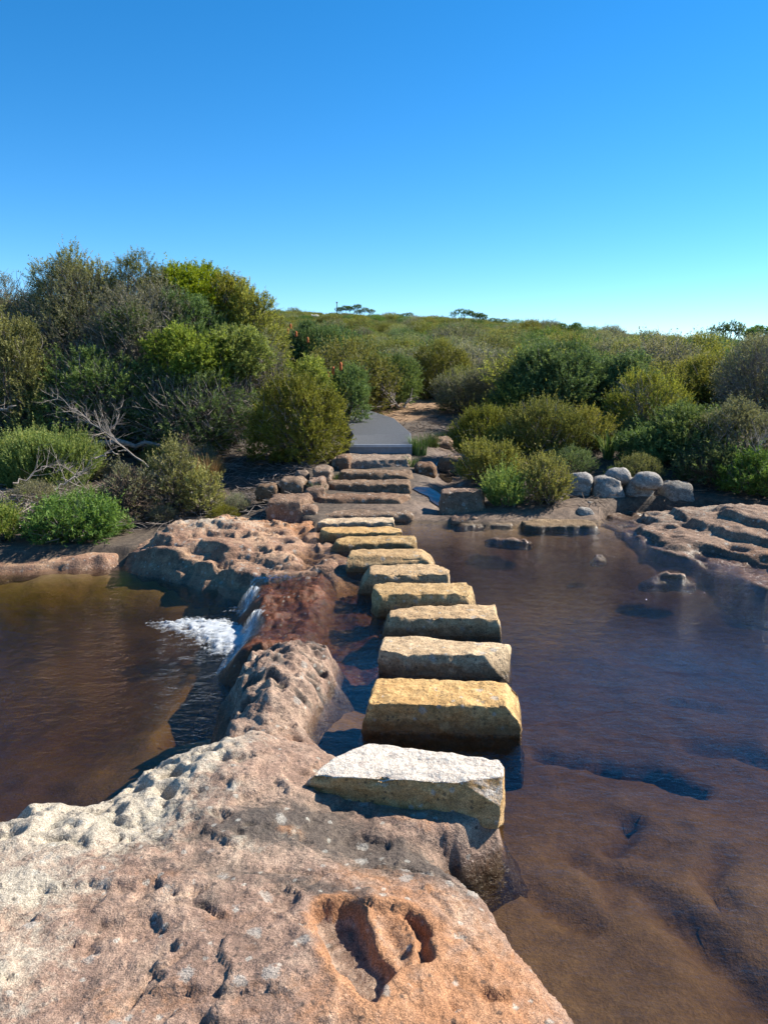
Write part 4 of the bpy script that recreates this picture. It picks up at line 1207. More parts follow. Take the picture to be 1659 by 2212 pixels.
def crown_mesh(name, mat, seed, r, zc, nclump=16, nshoot=900, nl=9, ll=0.045, lw=0.013, slen=0.14, upright=0.5, clump_r=0.36, spread=0.8, low=-0.5, fill=0.22, twigmat=None, ntwig=0, tip=0.35, ragged=0.1):
    rs = np.random.RandomState(seed)
    r = np.array(r, float)
    k = np.arange(nclump) + 0.5
    zz = 1 - (1 - low) * k / nclump
    an = k * 2.39996 + rs.uniform(0, 6)
    cd = np.stack([np.sqrt(np.clip(1 - zz ** 2, 0, 1)) * np.cos(an), np.sqrt(np.clip(1 - zz ** 2, 0, 1)) * np.sin(an), zz], -1)
    cd = unit(cd + rs.normal(size=cd.shape) * 0.18)
    cc = cd * r * rs.uniform(0.58, 0.82, (nclump, 1)) + np.array([0, 0, zc])
    cr = clump_r * r.mean() * rs.uniform(0.75, 1.25, nclump)
    ci = rs.randint(0, nclump, nshoot)
    ctint = rs.normal(0, 0.10, nclump)
    d = unit(rs.normal(size=(nshoot, 3)) + 0.75 * cd[ci])
    sq = r / r.mean()
    P0 = cc[ci] + d * sq * (cr[ci] * rs.uniform(0.55, 1.0, nshoot))[:, None]
    nf = int(nshoot * fill)
    if nf:
        q = unit(rs.normal(size=(nf, 3))) * rs.uniform(0.3, 0.85, (nf, 1)) ** 0.7
        q[:, 2] = np.maximum(q[:, 2], low)
        P0[:nf] = q * r + np.array([0, 0, zc]); d[:nf] = unit(q + 1e-3)
    D = unit(d * 0.7 + np.array([0, 0, upright]) + rs.normal(size=(nshoot, 3)) * 0.22)
    Ls = slen * rs.uniform(0.6, 1.25, nshoot) * (1 + (rs.rand(nshoot) < ragged) * rs.uniform(0.4, 1.0, nshoot))
    V, T = leaves(P0, D, Ls, nl, ll, lw, rs, spread, tip)
    T = np.clip(T + np.repeat(ctint[ci], nl * 3), 0, 1)
    ok = np.repeat(V.reshape(-1, 3, 3)[:, :, 2].min(1) > 0.0, 3)
    V = V[ok]; T = T[ok]
    F = np.arange(len(V)).reshape(-1, 3)
    mats = [mat]; midx = np.zeros(len(F), int); parts = [F]
    if ntwig:
        tb = Tubes()
        st = unit(rs.normal(size=(ntwig, 3)) * np.array([1, 1, 0.8]) + np.array([0, 0, 0.25]))
        st[:, 2] = np.maximum(st[:, 2], low)
        p0 = st * r * rs.uniform(0.45, 0.92, (ntwig, 1)) + np.array([0, 0, zc])
        dd = unit(st * 0.8 + np.array([0, 0, 0.45]) + rs.normal(size=(ntwig, 3)) * 0.45)
        ln = rs.uniform(0.16, 0.42, ntwig) * min(1.0, r.mean())
        s_ = 4
        tt = np.linspace(0, 1, s_)[None, :, None]
        bend = rs.normal(size=(ntwig, 1, 3)) * 0.12
        PP = p0[:, None] + dd[:, None] * ln[:, None, None] * tt + bend * tt ** 2 * ln[:, None, None] * 2
        RR = np.linspace(1, 0.35, s_)[None] * rs.uniform(0.003, 0.007, (ntwig, 1))
        okk = PP[:, :, 2].min(1) > 0.02
        tb.many(PP[okk], RR[okk], 3)
        TV = np.concatenate(tb.V); TF = np.concatenate(tb.F) + len(V)
        V = np.concatenate([V, TV]); T = np.concatenate([T, np.full(len(TV), 0.5)])
        parts.append(TF); midx = np.concatenate([midx, np.ones(len(TF), int)]); mats.append(twigmat or M['greytwig'])
    return mk_mesh(name, V, parts, mats, False, {'tint': T}, midx), cc


def stem_mesh(name, cc, mat, seed, base_r=0.03, spread=0.1, n=None, k=5):
    rs = np.random.RandomState(seed)
    tb = Tubes()
    pick = cc if n is None else cc[rs.permutation(len(cc))[:n]]
    for c in pick:
        b = np.array([rs.uniform(-spread, spread), rs.uniform(-spread, spread), -0.08])
        m1 = b * 0.6 + c * 0.4 + rs.normal(size=3) * 0.08 + np.array([0, 0, -0.05 * c[2]])
        m2 = b * 0.25 + c * 0.75 + rs.normal(size=3) * 0.05
        s_ = np.linspace(0, 1, 7)[:, None]
        P = (1 - s_) ** 3 * b + 3 * s_ * (1 - s_) ** 2 * m1 + 3 * s_ ** 2 * (1 - s_) * m2 + s_ ** 3 * c
        tb.add(P, base_r * np.linspace(1, 0.25, 7) * rs.uniform(0.6, 1.1), k)
    return tb.mesh(name, mat)


KIND = {
    'lime': dict(mat='lime', ll=0.069, lw=0.0203, nl=12, slen=0.13, upright=0.55, clump_r=0.40),
    'limeolive': dict(mat='limeolive', ll=0.062, lw=0.0178, nl=12, slen=0.13, upright=0.5, clump_r=0.40),
    'olive': dict(mat='olive', ll=0.053, lw=0.0154, nl=14, slen=0.15, upright=0.6, clump_r=0.38),
    'green': dict(mat='green', ll=0.062, lw=0.0166, nl=14, slen=0.16, upright=0.65, clump_r=0.38),
    'dark': dict(mat='dark', ll=0.069, lw=0.0203, nl=12, slen=0.15, upright=0.5, clump_r=0.40),
    'heath': dict(mat='heath', ll=0.043, lw=0.0130, nl=18, slen=0.20, upright=1.3, clump_r=0.34, spread=0.55),
    'oliveheath': dict(mat='olive', ll=0.043, lw=0.0130, nl=16, slen=0.17, upright=1.0, clump_r=0.34, spread=0.6),
    'grey': dict(mat='grey', ll=0.050, lw=0.0143, nl=10, slen=0.14, upright=0.5, clump_r=0.36),
}


def shrub(name, label, kind, x0, x1, ytop, ybot, Y, seed, dens=1.0, twig=0, ground=None, group=None, nclump=16, low=-0.55, ry=None, twigmat=None, elev=False):
    """one shrub: crown and branches under an empty on the ground"""
    c0 = at((x0 + x1) / 2, ytop, Y); c1 = at((x0 + x1) / 2, ybot, Y)
    depth = Y * cos(PITCH) + 0.3
    rx = (x1 - x0) / 2 * depth / _F
    x = c0[0]
    gz_ = ground_z(x, Y) if ground is None else ground
    zt = c0[2] - gz_; zb = max(0.0, c1[2] - gz_)
    rz = max(0.15, (zt - zb) / (1 - low) if not elev else (zt - zb) / 2)
    zc = zt - rz
    kd = dict(KIND[kind]); mt = kd.pop('mat')
    k_ = 0.93
    rr = (rx * k_, (ry or max(rx * 0.85, 0.3)) * k_, rz * k_)
    area = 4 * pi * ((rr[0] * rr[1]) ** 1.6 / 3 + (rr[0] * rr[2]) ** 1.6 / 3 + (rr[1] * rr[2]) ** 1.6 / 3) ** (1 / 1.6)
    ns = int(min(6500 if Y > 13 else 5000, max(260, area * 350 * dens)))
    root = mk_obj(name, None, loc=(x, Y, gz_), label=label, category='shrub', **({'group': group} if group else {}))
    me, cc = crown_mesh('crown', L[mt], seed, rr, zc, nshoot=ns, nclump=nclump, low=low if not elev else -0.9, twigmat=twigmat, ntwig=twig, **kd)
    cr = mk_obj('crown', me, root)
    mk_obj('branches', stem_mesh('branches', cc, M['bark'], seed + 1, 0.022 + 0.012 * zt, min(0.12, rx * 0.3)), root)
    return root, cr


GL = 'shrubs of the tall thicket on the left'
shrub('thicket_shrub', 'tall grey twiggy shrub forming the highest dome on the left', 'grey', -10, 320, 552, 990, 14.6, 201, 1.9, 3600, group=GL, nclump=34)
shrub('thicket_shrub', 'grey bare shrub between the high dome and the lime shrub', 'grey', 150, 450, 596, 990, 13.9, 202, 1.7, 3000, group=GL, nclump=30)
shrub('thicket_shrub', 'dark twiggy shrub low in the shade under the lime crown', 'dark', 250, 570, 800, 1010, 13.0, 203, 0.6, 3000, group=GL, nclump=20)
shrub('thicket_shrub', 'dark grey shrub filling the shade left of the low lime crown', 'dark', 60, 330, 760, 1010, 12.9, 221, 0.6, 2600, group=GL, nclump=26)
shrub('thicket_shrub', 'olive shrub cut by the left edge of the picture', 'olive', -90, 112, 668, 960, 12.6, 204, 0.9, 500, group=GL)
shrub('thicket_shrub', 'yellow green crown on the upper right skyline of the thicket', 'lime', 320, 512, 566, 730, 15.2, 205, 1.3, 0, group=GL, elev=True, nclump=24)
shrub('thicket_shrub', 'olive crown linking the grey dome and the yellow green skyline crown', 'olive', 225, 380, 560, 760, 14.9, 222, 1.0, 700, group=GL, elev=True, nclump=20)
shrub('thicket_shrub', 'olive grey crown at the highest point of the thicket', 'olive', 70, 260, 548, 780, 14.8, 225, 1.1, 900, group=GL, elev=True, nclump=24)
shrub('thicket_shrub', 'wide olive shrub mass filling the back of the thicket', 'olive', 110, 600, 606, 960, 16.2, 226, 0.5, 900, group=GL, nclump=40, ry=1.3)
shrub('thicket_shrub', 'olive crown below the yellow green skyline crown', 'limeolive', 430, 560, 596, 780, 14.9, 223, 1.2, 300, group=GL, elev=True, nclump=20)
shrub('thicket_shrub', 'grey twiggy shrub rising behind the olive one at the left edge', 'grey', -80, 110, 590, 900, 15.0, 224, 0.9, 3000, group=GL, nclump=24)
shrub('thicket_shrub', 'olive yellow sloping crown at the right end of the thicket skyline', 'limeolive', 478, 614, 618, 860, 14.7, 206, 1.1, 900, group=GL)
shrub('thicket_shrub', 'mid green shrub between the yellow crown and the lime ball', 'green', 320, 492, 640, 790, 14.3, 207, 1.0, 200, group=GL, elev=True)
shrub('thicket_shrub', 'bright lime green rounded crown in the middle of the thicket', 'lime', 322, 500, 708, 862, 13.1, 208, 1.4, 0, group=GL, elev=True)
shrub('thicket_shrub', 'lime green lobe leaning right off the bright rounded crown', 'lime', 430, 572, 706, 840, 13.4, 209, 1.4, 100, group=GL, elev=True)
shrub('thicket_shrub', 'grey twiggy shrub below the olive yellow crown', 'grey', 520, 625, 720, 900, 14.0, 210, 0.4, 900, group=GL)
shrub('thicket_shrub', 'small green shrub growing out of the grey twigs above the lime ball', 'green', 225, 340, 665, 760, 13.6, 211, 0.8, 200, group=GL, elev=True)
shrub('rounded_shrub', 'large dense olive green shrub beside the left edge of the boardwalk', 'olive', 540, 752, 815, 1012, 12.3, 212, 1.5, 500, nclump=28)
shrub('small_shrub', 'yellow green shrub top showing behind the large olive shrub', 'lime', 608, 714, 770, 880, 14.6, 213, 1.2, 0)
fl_root, fl_crown = shrub('flowering_shrub', 'green shrub with orange flower spikes behind the boardwalk', 'green', 690, 796, 790, 900, 15.2, 214, 1.2, 100)
shrub('low_shrub', 'bright green low heath shrub at the left edge above the driftwood', 'heath', -25, 208, 938, 1040, 11.2, 215, 2.2, 0, nclump=30, low=-0.3)
shrub('low_shrub', 'dark green shrub overhanging the left pool edge', 'green', 60, 262, 1088, 1182, 8.95, 216, 1.2, 500, nclump=22, low=-0.4)
shrub('low_shrub', 'sparse olive shrub below the dry grass tussock', 'olive', 312, 432, 968, 1106, 10.2, 217, 0.9, 400)
shrub('low_shrub', 'brown half dead shrub left of the sparse olive one', 'grey', 215, 330, 1000, 1120, 9.8, 218, 0.5, 1300, twigmat=M['browntwig'])
shrub('low_shrub', 'small green shrub in the left corner of the pool bank', 'heath', -30, 34, 1112, 1186, 8.8, 219, 1.5, 0)
shrub('low_shrub', 'small mixed shrub between olive shrub and dry grass', 'olive', 405, 470, 1020, 1110, 10.0, 220, 0.8, 200)

GR = 'shrubs on the right bank'
shrub('bank_shrub', 'olive heath shrub at the left of the right bank, above the side stream', 'oliveheath', 975, 1135, 886, 992, 12.7, 230, 1.5, 200, group=GR)
shrub('bank_shrub', 'larger olive heath shrub right behind the two round waterside shrubs', 'oliveheath', 1080, 1278, 868, 1010, 12.2, 231, 1.5, 300, group=GR, nclump=22)
shrub('bank_shrub', 'round olive shrub standing alone beside the side stream', 'oliveheath', 985, 1122, 964, 1060, 10.9, 232, 1.8, 200, group=GR)
shrub('bank_shrub', 'upright olive shrub at the pool edge left of the boulders', 'oliveheath', 1125, 1232, 1000, 1122, 9.8, 233, 1.5, 400, group=GR)
shrub('bank_shrub', 'small bright green shrub tucked left of the upright waterside shrub', 'heath', 1046, 1134, 1036, 1116, 9.7, 234, 1.8, 0, group=GR)
shrub('bank_shrub', 'pale olive shrub above the strappy plant', 'oliveheath', 1312, 1492, 808, 960, 13.2, 235, 1.1, 700, group=GR)
shrub('bank_shrub', 'deep green shrub above the right end of the boulder wall', 'green', 1395, 1585, 880, 1030, 11.7, 236, 1.4, 100, group=GR)
shrub('bank_shrub', 'dark shrub hanging over the middle of the boulder wall', 'dark', 1340, 1475, 930, 1025, 11.6, 237, 1.3, 100, group=GR)
shrub('bank_shrub', 'grey brown twiggy shrub high at the right picture edge', 'grey', 1560, 1740, 715, 920, 14.2, 238, 0.7, 2200, group=GR)
shrub('bank_shrub', 'yellow green shrub left of the grey twiggy one at the right edge', 'olive', 1450, 1630, 765, 920, 16.0, 239, 1.2, 200, group=GR)
shrub('bank_shrub', 'grey green broad leaved shrub at the right edge above the dark hollow', 'grey', 1495, 1700, 872, 1010, 11.2, 240, 1.3, 600, group=GR)
shrub('bank_shrub', 'green shrub low in the right corner of the bank above the rock shelf', 'green', 1560, 1740, 985, 1100, 10.3, 241, 1.3, 300, group=GR)
shrub('bank_shrub', 'brown twiggy shrub in shade at the right end of the boulders', 'dark', 1465, 1610, 975, 1082, 10.8, 242, 0.8, 1200, group=GR, twigmat=M['browntwig'])
shrub('bank_shrub', 'small olive shrub between strappy plant and olive heath shrub', 'oliveheath', 1215, 1330, 890, 1000, 12.4, 243, 1.2, 100, group=GR)
GM = 'larger shrubs behind the right bank'
shrub('hill_shrub', 'dense dark green shrub straight behind the boardwalk end', 'green', 768, 908, 768, 868, 19.0, 250, 1.2, 100, group=GM)
shrub('hill_shrub', 'green shrub with thin crown behind the path bend', 'olive', 890, 1020, 735, 850, 21.5, 251, 1.0, 200, group=GM)
fl2, fl2_crown = shrub('hill_shrub', 'dark shrub with orange spikes beside the olive thicket end', 'dark', 600, 745, 698, 810, 22.0, 252, 1.1, 100, group=GM)
shrub('hill_shrub', 'grey green spreading shrub right of the path', 'grey', 1000, 1195, 762, 885, 17.4, 253, 1.2, 600, group=GM)
shrub('hill_shrub', 'large dark green shrub in the middle of the right slope', 'dark', 1085, 1335, 742, 900, 15.6, 254, 1.3, 200, group=GM, nclump=26)
shrub('hill_shrub', 'dark shrub right of the large dark green one', 'dark', 1285, 1425, 768, 890, 15.4, 255, 1.3, 100, group=GM)
shrub('hill_shrub', 'low grey shrub spreading over the path edge', 'grey', 930, 1090, 800, 880, 18.2, 256, 0.8, 800, group=GM)
shrub('hill_shrub', 'grey leafless shrub behind the yellow green shrub top', 'grey', 680, 760, 745, 830, 18.5, 257, 0.3, 900, group=GM)

# banksia spikes
def spikes(root, pts, seed):
    rs = np.random.RandomState(seed)
    for (px, py, Y) in pts:
        p = at(px, py, Y) - np.array(root.location)
        n = 10; k = 8
        V = []; F = []
        for i in range(n):
            t_ = i / (n - 1)
            r_ = 0.032 * math.sqrt(max(0.02, 1 - (2 * t_ - 1) ** 4)) * rs.uniform(0.85, 1.15)
            for j in range(k):
                a = 2 * pi * (j + 0.5 * (i % 2)) / k
                V.append((p[0] + r_ * cos(a), p[1] + r_ * sin(a), p[2] + 0.17 * t_ - 0.08))
        for i in range(n - 1):
            for j in range(k):
                F.append((i * k + j, i * k + (j + 1) % k, (i + 1) * k + (j + 1) % k, (i + 1) * k + j))
        mk_obj('flower_spike', mk_mesh('flower_spike', np.array(V), np.array(F), M['flower'], True), root)


spikes(fl_root, [(720, 802, 14.75), (736, 792, 14.8), (709, 812, 14.7)], 1)
spikes(fl2, [(628, 706, 21.6), (622, 716, 21.4), (665, 735, 21.2), (640, 722, 21.3)], 2)

# ------------------------------------------------------------------ heath on the slope: single shrubs near, one mass beyond
protos = []
pdefs = [('hill', 'green'), ('olive', 'olive'), ('dark', 'dark green'), ('grey', 'grey green'), ('limeolive', 'yellow green'), ('green', 'mid green')]
hs = np.random.RandomState(77)
for i, (mt, word) in enumerate(pdefs):
    me, cc = crown_mesh('crown', L[mt], 300 + i, (0.80, 0.80, 0.55), 0.42, nclump=15, nshoot=1150, nl=9, ll=0.062, lw=0.021, slen=0.19, upright=0.7, clump_r=0.38, low=-0.6,
                        ntwig=500 if mt == 'grey' else 60)
    protos.append((me, stem_mesh('branches', cc, M['bark'], 310 + i, 0.028, 0.1, 9, 4), word))
proto_col = bpy.data.collections.new('heath_crowns')
first = {}


def px_of(x, y, z):
    dz = y * cos(PITCH) - (z - CAM_H) * sin(PITCH)
    up = y * sin(PITCH) + (z - CAM_H) * cos(PITCH)
    return 829.5 + _F * x / dz, 1106 - _F * up / dz


placed = []
cand_y = 15.0 + 25.0 * hs.rand(6000) ** 0.75
cand_x = hs.uniform(-0.22, 0.60, 6000) * cand_y
cand_z = terrain_h(cand_x, cand_y)[0]
PATH_PTS = [(0.0, 13.2), (-0.1, 15), (0.15, 16.5), (0.35, 17.8), (0.8, 19), (1.1, 20), (1.4, 16.5), (1.2, 15.0)]
for xx, yy, zz in zip(cand_x, cand_y, cand_z):
    if len(placed) >= 235:
        break
    px, py = px_of(xx, yy, zz + 0.6)
    if px < 570 or px > 1760:
        continue
    if min(np.hypot(xx - a, yy - b) for a, b in PATH_PTS) < 1.25:
        continue
    if yy < 17.5 and px < 1000:
        continue
    sc = hs.uniform(0.75, 1.55) * (0.75 + 0.010 * yy)
    if any(np.hypot(xx - a, yy - b) < 0.62 * (sc + q) * 0.8 for a, b, q in placed):
        continue
    placed.append((xx, yy, sc))
    kind = int(np.clip((perlin(np.array([xx / 5]), np.array([yy / 5]), 0, 3)[0] * 2.2 + 2.5 + hs.normal() * 1.2), 0, 5))
    me, st, word = protos[kind]
    where = ('lower' if yy < 21 else 'middle' if yy < 29 else 'upper', 'behind the thicket end' if px < 760 else 'straight behind the boardwalk' if px < 930 else 'right of the path' if px < 1150 else 'above the boulder wall' if px < 1400 else 'near the right edge')
    root = mk_obj('heath_shrub', None, loc=(xx, yy, zz - 0.05), rot=(0, 0, hs.uniform(0, 6.28)), scale=(sc, sc, sc * hs.uniform(0.8, 1.15)),
                  label='%s %s heath shrub on the %s slope, %s' % ('large' if sc > 1.35 else 'small' if sc < 1.0 else 'medium', word, where[0], where[1]), category='shrub',
                  group='%s heath shrubs on the slope' % word)
    c_ = mk_obj('crown', me, root)
    mk_obj('branches', st, root)
    if kind not in first:
        first[kind] = c_
for kind in range(6):
    if kind not in first:
        continue
    proto_col.objects.link(first[kind])

gx, gy = [], []
n_far = 12500
yy = np.sqrt(hs.uniform(31.0 ** 2, 190.0 ** 2, n_far)); xx = hs.uniform(-0.75, 0.85, n_far) * yy
yy[:260] = hs.uniform(10.0, 34.0, 260); sg = np.where(hs.rand(260) < 0.5, -1, 1)      # flanks of the creek beyond the view
xx[:260] = sg * (0.62 * yy[:260] + 0.6 + hs.uniform(0.0, 9.0, 260))
yy[260:400] = hs.uniform(16.0, 34.0, 140); xx[260:400] = -yy[260:400] * hs.uniform(0.2, 0.6, 140)
zz = terrain_h(xx, yy)[0]
pk = perlin(xx / 16, yy / 16, 0, 6) + 0.6 * perlin(xx / 5, yy / 5, 0, 9)
nk = len(proto_col.objects)
idx = np.clip(pk * 3.2 + nk / 2 + hs.normal(0, 1.1, n_far), 0, nk - 1e-3).astype(int)
scl = (0.55 + 0.95 * hs.rand(n_far) ** 1.6) * (1.0 + 0.2 * sstep(yy, 60, 150)) * (1 + 0.5 * (hs.rand(n_far) < 0.05))
ok = np.array([all(np.hypot(a - q[0], b - q[1]) > 0.5 for q in placed if abs(b - q[1]) < 1) if b < 40 else True for a, b in zip(xx, yy)])
me = bpy.data.meshes.new('heath_points')
V = np.stack([xx, yy, zz - 0.08], -1)[ok]
me.vertices.add(len(V)); me.vertices.foreach_set('co', V.astype(np.float32).ravel())
for nm, typ, arr in (('scl', 'FLOAT', scl[ok]), ('rz', 'FLOAT', hs.uniform(0, 6.28, n_far)[ok]), ('pick', 'INT', idx[ok])):
    a_ = me.attributes.new(nm, typ, 'POINT'); a_.data.foreach_set('value', arr)
far = mk_obj('heath_scrub', me, kind='stuff', label='dense low heath covering the far hillside up to the skyline')
ng = bpy.data.node_groups.new('scatter_heath', 'GeometryNodeTree')
ng.interface.new_socket('Geometry', in_out='INPUT', socket_type='NodeSocketGeometry')
ng.interface.new_socket('Geometry', in_out='OUTPUT', socket_type='NodeSocketGeometry')
gi = ng.nodes.new('NodeGroupInput'); go = ng.nodes.new('NodeGroupOutput')
ci = ng.nodes.new('GeometryNodeCollectionInfo'); ci.inputs['Collection'].default_value = proto_col
ci.inputs['Separate Children'].default_value = True; ci.inputs['Reset Children'].default_value = True
ip = ng.nodes.new('GeometryNodeInstanceOnPoints'); ip.inputs['Pick Instance'].default_value = True


def named(nm, typ):
    q = ng.nodes.new('GeometryNodeInputNamedAttribute'); q.data_type = typ; q.inputs[0].default_value = nm
    return q.outputs[0]


cx_ = ng.nodes.new('ShaderNodeCombineXYZ')
ng.links.new(named('rz', 'FLOAT'), cx_.inputs[2])
ng.links.new(gi.outputs[0], ip.inputs['Points'])
ng.links.new(ci.outputs[0], ip.inputs['Instance'])
ng.links.new(named('pick', 'INT'), ip.inputs['Instance Index'])
ng.links.new(cx_.outputs[0], ip.inputs['Rotation'])
ng.links.new(named('scl', 'FLOAT'), ip.inputs['Scale'])
ng.links.new(ip.outputs[0], go.inputs[0])
md = far.modifiers.new('scatter', 'NODES'); md.node_group = ng


# ------------------------------------------------------------------ grasses, dead wood, skyline
def blades(name, mat, n, h, w, spread, lean, seed, curve=0.5):
    rs = np.random.RandomState(seed)
    s_ = 5
    a = rs.uniform(0, 6.28, n); r0 = spread * np.sqrt(rs.rand(n))
    b = np.stack([r0 * np.cos(a), r0 * np.sin(a), np.full(n, -0.02)], -1)
    a2 = a + rs.normal(0, 0.6, n)
    d = np.stack([np.cos(a2), np.sin(a2), np.zeros(n)], -1)
    hh = h * rs.uniform(0.55, 1.1, n); le = lean * rs.uniform(0.2, 1.2, n) * hh
    t_ = np.linspace(0, 1, s_)[None, :, None]
    P = b[:, None] + np.array([0, 0, 1.0]) * (hh[:, None, None] * (t_ - curve * 0.45 * t_ ** 3)) + d[:, None] * le[:, None, None] * t_ ** 1.8
    sd = unit(np.cross(d, (0, 0, 1.0)) + rs.normal(size=(n, 3)) * 0.3)[:, None]
    ww = (w * rs.uniform(0.6, 1.2, n))[:, None, None] * (1 - 0.85 * t_ ** 1.5)
    V = np.stack([P - sd * ww / 2, P + sd * ww / 2], 2).reshape(-1, 3)
    base = np.arange(n)[:, None] * s_ * 2; i = np.arange(s_ - 1)[None] * 2
    F = np.stack([base + i, base + i + 1, base + i + 3, base + i + 2], -1).reshape(-1, 4)
    T = np.repeat(np.clip(rs.normal(0.5, 0.2, n), 0, 1), s_ * 2)
    return mk_mesh(name, V, F, mat, True, {'tint': T})


def tuft(name, label, cat, px, pybase, Y, mat, n, h, w, spread, lean, seed, z=None, **kw):
    p = at(px, pybase, Y)
    z = ground_z(p[0], Y) if z is None else z
    root = mk_obj(name, None, loc=(p[0], Y, z), label=label, category=cat, **kw)
    mk_obj('blades', blades('blades', L[mat], n, h, w, spread, lean, seed), root)
    return root


tuft('grass_tussock', 'dry straw coloured grass tussock under the large olive shrub', 'grass', 448, 1038, 10.9, 'straw', 420, 0.75, 0.010, 0.12, 0.35, 401)
tuft('strap_plant', 'spiky strap leaved plant above the boulder wall', 'plant', 1312, 985, 11.9, 'strap', 90, 0.62, 0.022, 0.08, 0.85, 402)
tuft('fern_clump', 'small vivid green clump beside the dry tussock', 'plant', 470, 1076, 10.1, 'heath', 160, 0.22, 0.016, 0.10, 0.9, 403)
tuft('grass_tuft', 'green and yellow grass tuft at the right front corner of the boardwalk', 'grass', 903, 972, 12.75, 'strap', 260, 0.42, 0.010, 0.14, 0.4, 404)
tuft('grass_tuft', 'smaller green grass tuft behind the corner tuft', 'grass', 930, 955, 13.6, 'strap', 200, 0.34, 0.010, 0.16, 0.5, 405)
tuft('grass_tuft', 'weed growing at the right end of the top step', 'grass', 890, 995, 11.9, 'strap', 120, 0.24, 0.009, 0.08, 0.6, 406)
tuft('grass_tuft', 'pale weed between the third step and the rocks', 'grass', 690, 1095, 10.15, 'strap', 120, 0.26, 0.009, 0.08, 0.6, 407)
tuft('grass_tuft', 'weed in the gap left of the fourth step', 'grass', 722, 1035, 10.95, 'strap', 90, 0.18, 0.009, 0.06, 0.6, 408)
tuft('grass_tuft', 'thin grass tuft right of the stream above the flat tan rock', 'grass', 965, 935, 14.6, 'strap', 200, 0.30, 0.010, 0.2, 0.6, 409)


def branch(name, label, pts, r, mat, seed, sub=10, sublen=0.5, subsub=3, cat='branch', **kw):
    """a branched dead limb through world points"""
    rs = np.random.RandomState(seed)
    P = np.array(pts, float)
    k = np.linspace(0, len(P) - 1, 14)
    i0 = np.clip(k.astype(int), 0, len(P) - 2); f = (k - i0)[:, None]
    Q = P[i0] * (1 - f) + P[i0 + 1] * f
    Q[1:-1] += rs.normal(size=(12, 3)) * 0.02
    org = Q[0].copy(); Q = Q - org
    tb = Tubes(); tb.add(Q, r * np.linspace(1, 0.3, 14), 6)
    ln = np.linalg.norm(Q[-1] - Q[0]); ax = (Q[-1] - Q[0]) / ln
    twigs = []
    for j in range(sub):
        q = rs.randint(3, 14)
        d = unit(ax * 0.8 + rs.normal(size=3) * 0.55 + np.array([0, 0, 0.25]))
        l_ = sublen * rs.uniform(0.5, 1.1) * (1.15 - q / 16)
        s_ = np.linspace(0, 1, 7)[:, None]
        R_ = Q[q] + d * l_ * s_ + rs.normal(size=3) * 0.12 * s_ ** 2 * l_
        tb.add(R_, r * 0.42 * np.linspace(1, 0.25, 7), 4)
        for m in range(subsub):
            e = rs.randint(2, 7)
            d2 = unit(d + rs.normal(size=3) * 0.6)
            l2 = l_ * rs.uniform(0.3, 0.6)
            tb.add(R_[e] + d2 * l2 * s_[::2] + rs.normal(size=3) * 0.1 * s_[::2] ** 2 * l2, r * 0.2 * np.linspace(1, 0.3, 4), 3)
    return mk_obj(name, tb.mesh(name, mat), loc=org, label=label, category=cat, **kw)


def gp(px, py, Y, lift=0.0):
    p = at(px, py, Y)
    return p + np.array([0, 0, lift])


GD = 'dead wood on the left bank'
branch('dead_branch', 'long bleached dead branch with fine twigs reaching up to the left', [gp(322, 1010, 10.9), gp(255, 955, 11.2), gp(190, 905, 11.5), gp(125, 862, 11.8)], 0.014, M['bleached'], 421, 26, 0.7, 6, group=GD)
branch('dead_branch', 'thin dead branch forking upright beside the long bleached one', [gp(240, 960, 11.4), gp(245, 930, 11.5), gp(262, 880, 11.7)], 0.014, M['greytwig'], 422, 9, 0.4, 4, group=GD)
branch('fallen_log', 'grey fallen log lying under the thicket', [gp(180, 965, 11.9), gp(260, 958, 12.0), gp(350, 962, 12.1), gp(385, 970, 12.2)], 0.06, M['greytwig'], 423, 3, 0.4, 2, cat='log', group=GD)
branch('dead_branch', 'pale curved branch at the left edge under the olive shrub', [gp(-20, 882, 12.0), gp(15, 884, 11.9), gp(36, 876, 11.9)], 0.03, M['bleached'], 424, 3, 0.3, 1, group=GD)
branch('dead_branch', 'white forked stick lying above the driftwood heap', [gp(205, 995, 10.8, 0.03), gp(245, 984, 10.9, 0.05), gp(272, 980, 11.0, 0.04)], 0.014, M['bleached'], 425, 4, 0.3, 2, group=GD)
branch('dead_branch', 'split pale stick leaning beside the vivid green clump', [gp(402, 1078, 9.95), gp(425, 1056, 10.1), gp(442, 1036, 10.2)], 0.018, M['bleached'], 426, 3, 0.2, 1, group=GD)
branch('dead_branch', 'tangled grey branch on the driftwood heap', [gp(120, 1075, 9.7, 0.1), gp(165, 1050, 9.9, 0.12), gp(180, 1035, 10.0, 0.1)], 0.013, M['bleached'], 427, 14, 0.45, 5, group=GD)
branch('dead_branch', 'second tangled grey branch leaning off the driftwood heap', [gp(30, 1060, 9.8, 0.1), gp(95, 1040, 10.1, 0.15), gp(150, 1030, 10.3, 0.1)], 0.012, M['greytwig'], 428, 16, 0.45, 5, group=GD)
branch('dead_branch', 'low grey branch beside the dry grass tussock', [gp(360, 1000, 11.0), gp(395, 975, 11.1), gp(412, 945, 11.2)], 0.014, M['browntwig'], 429, 10, 0.4, 4, group=GD)
branch('dead_branch', 'bare twigs at the foot of the upright waterside shrub', [gp(1160, 1128, 9.5), gp(1190, 1118, 9.6), gp(1215, 1100, 9.7)], 0.012, M['greytwig'], 430, 10, 0.35, 3)
branch('dead_shrub', 'leafless grey dead shrub at the path bend behind the boardwalk', [gp(862, 880, 17.8), gp(850, 868, 17.9), gp(842, 845, 18.0)], 0.03, M['greytwig'], 431, 22, 0.9, 5)
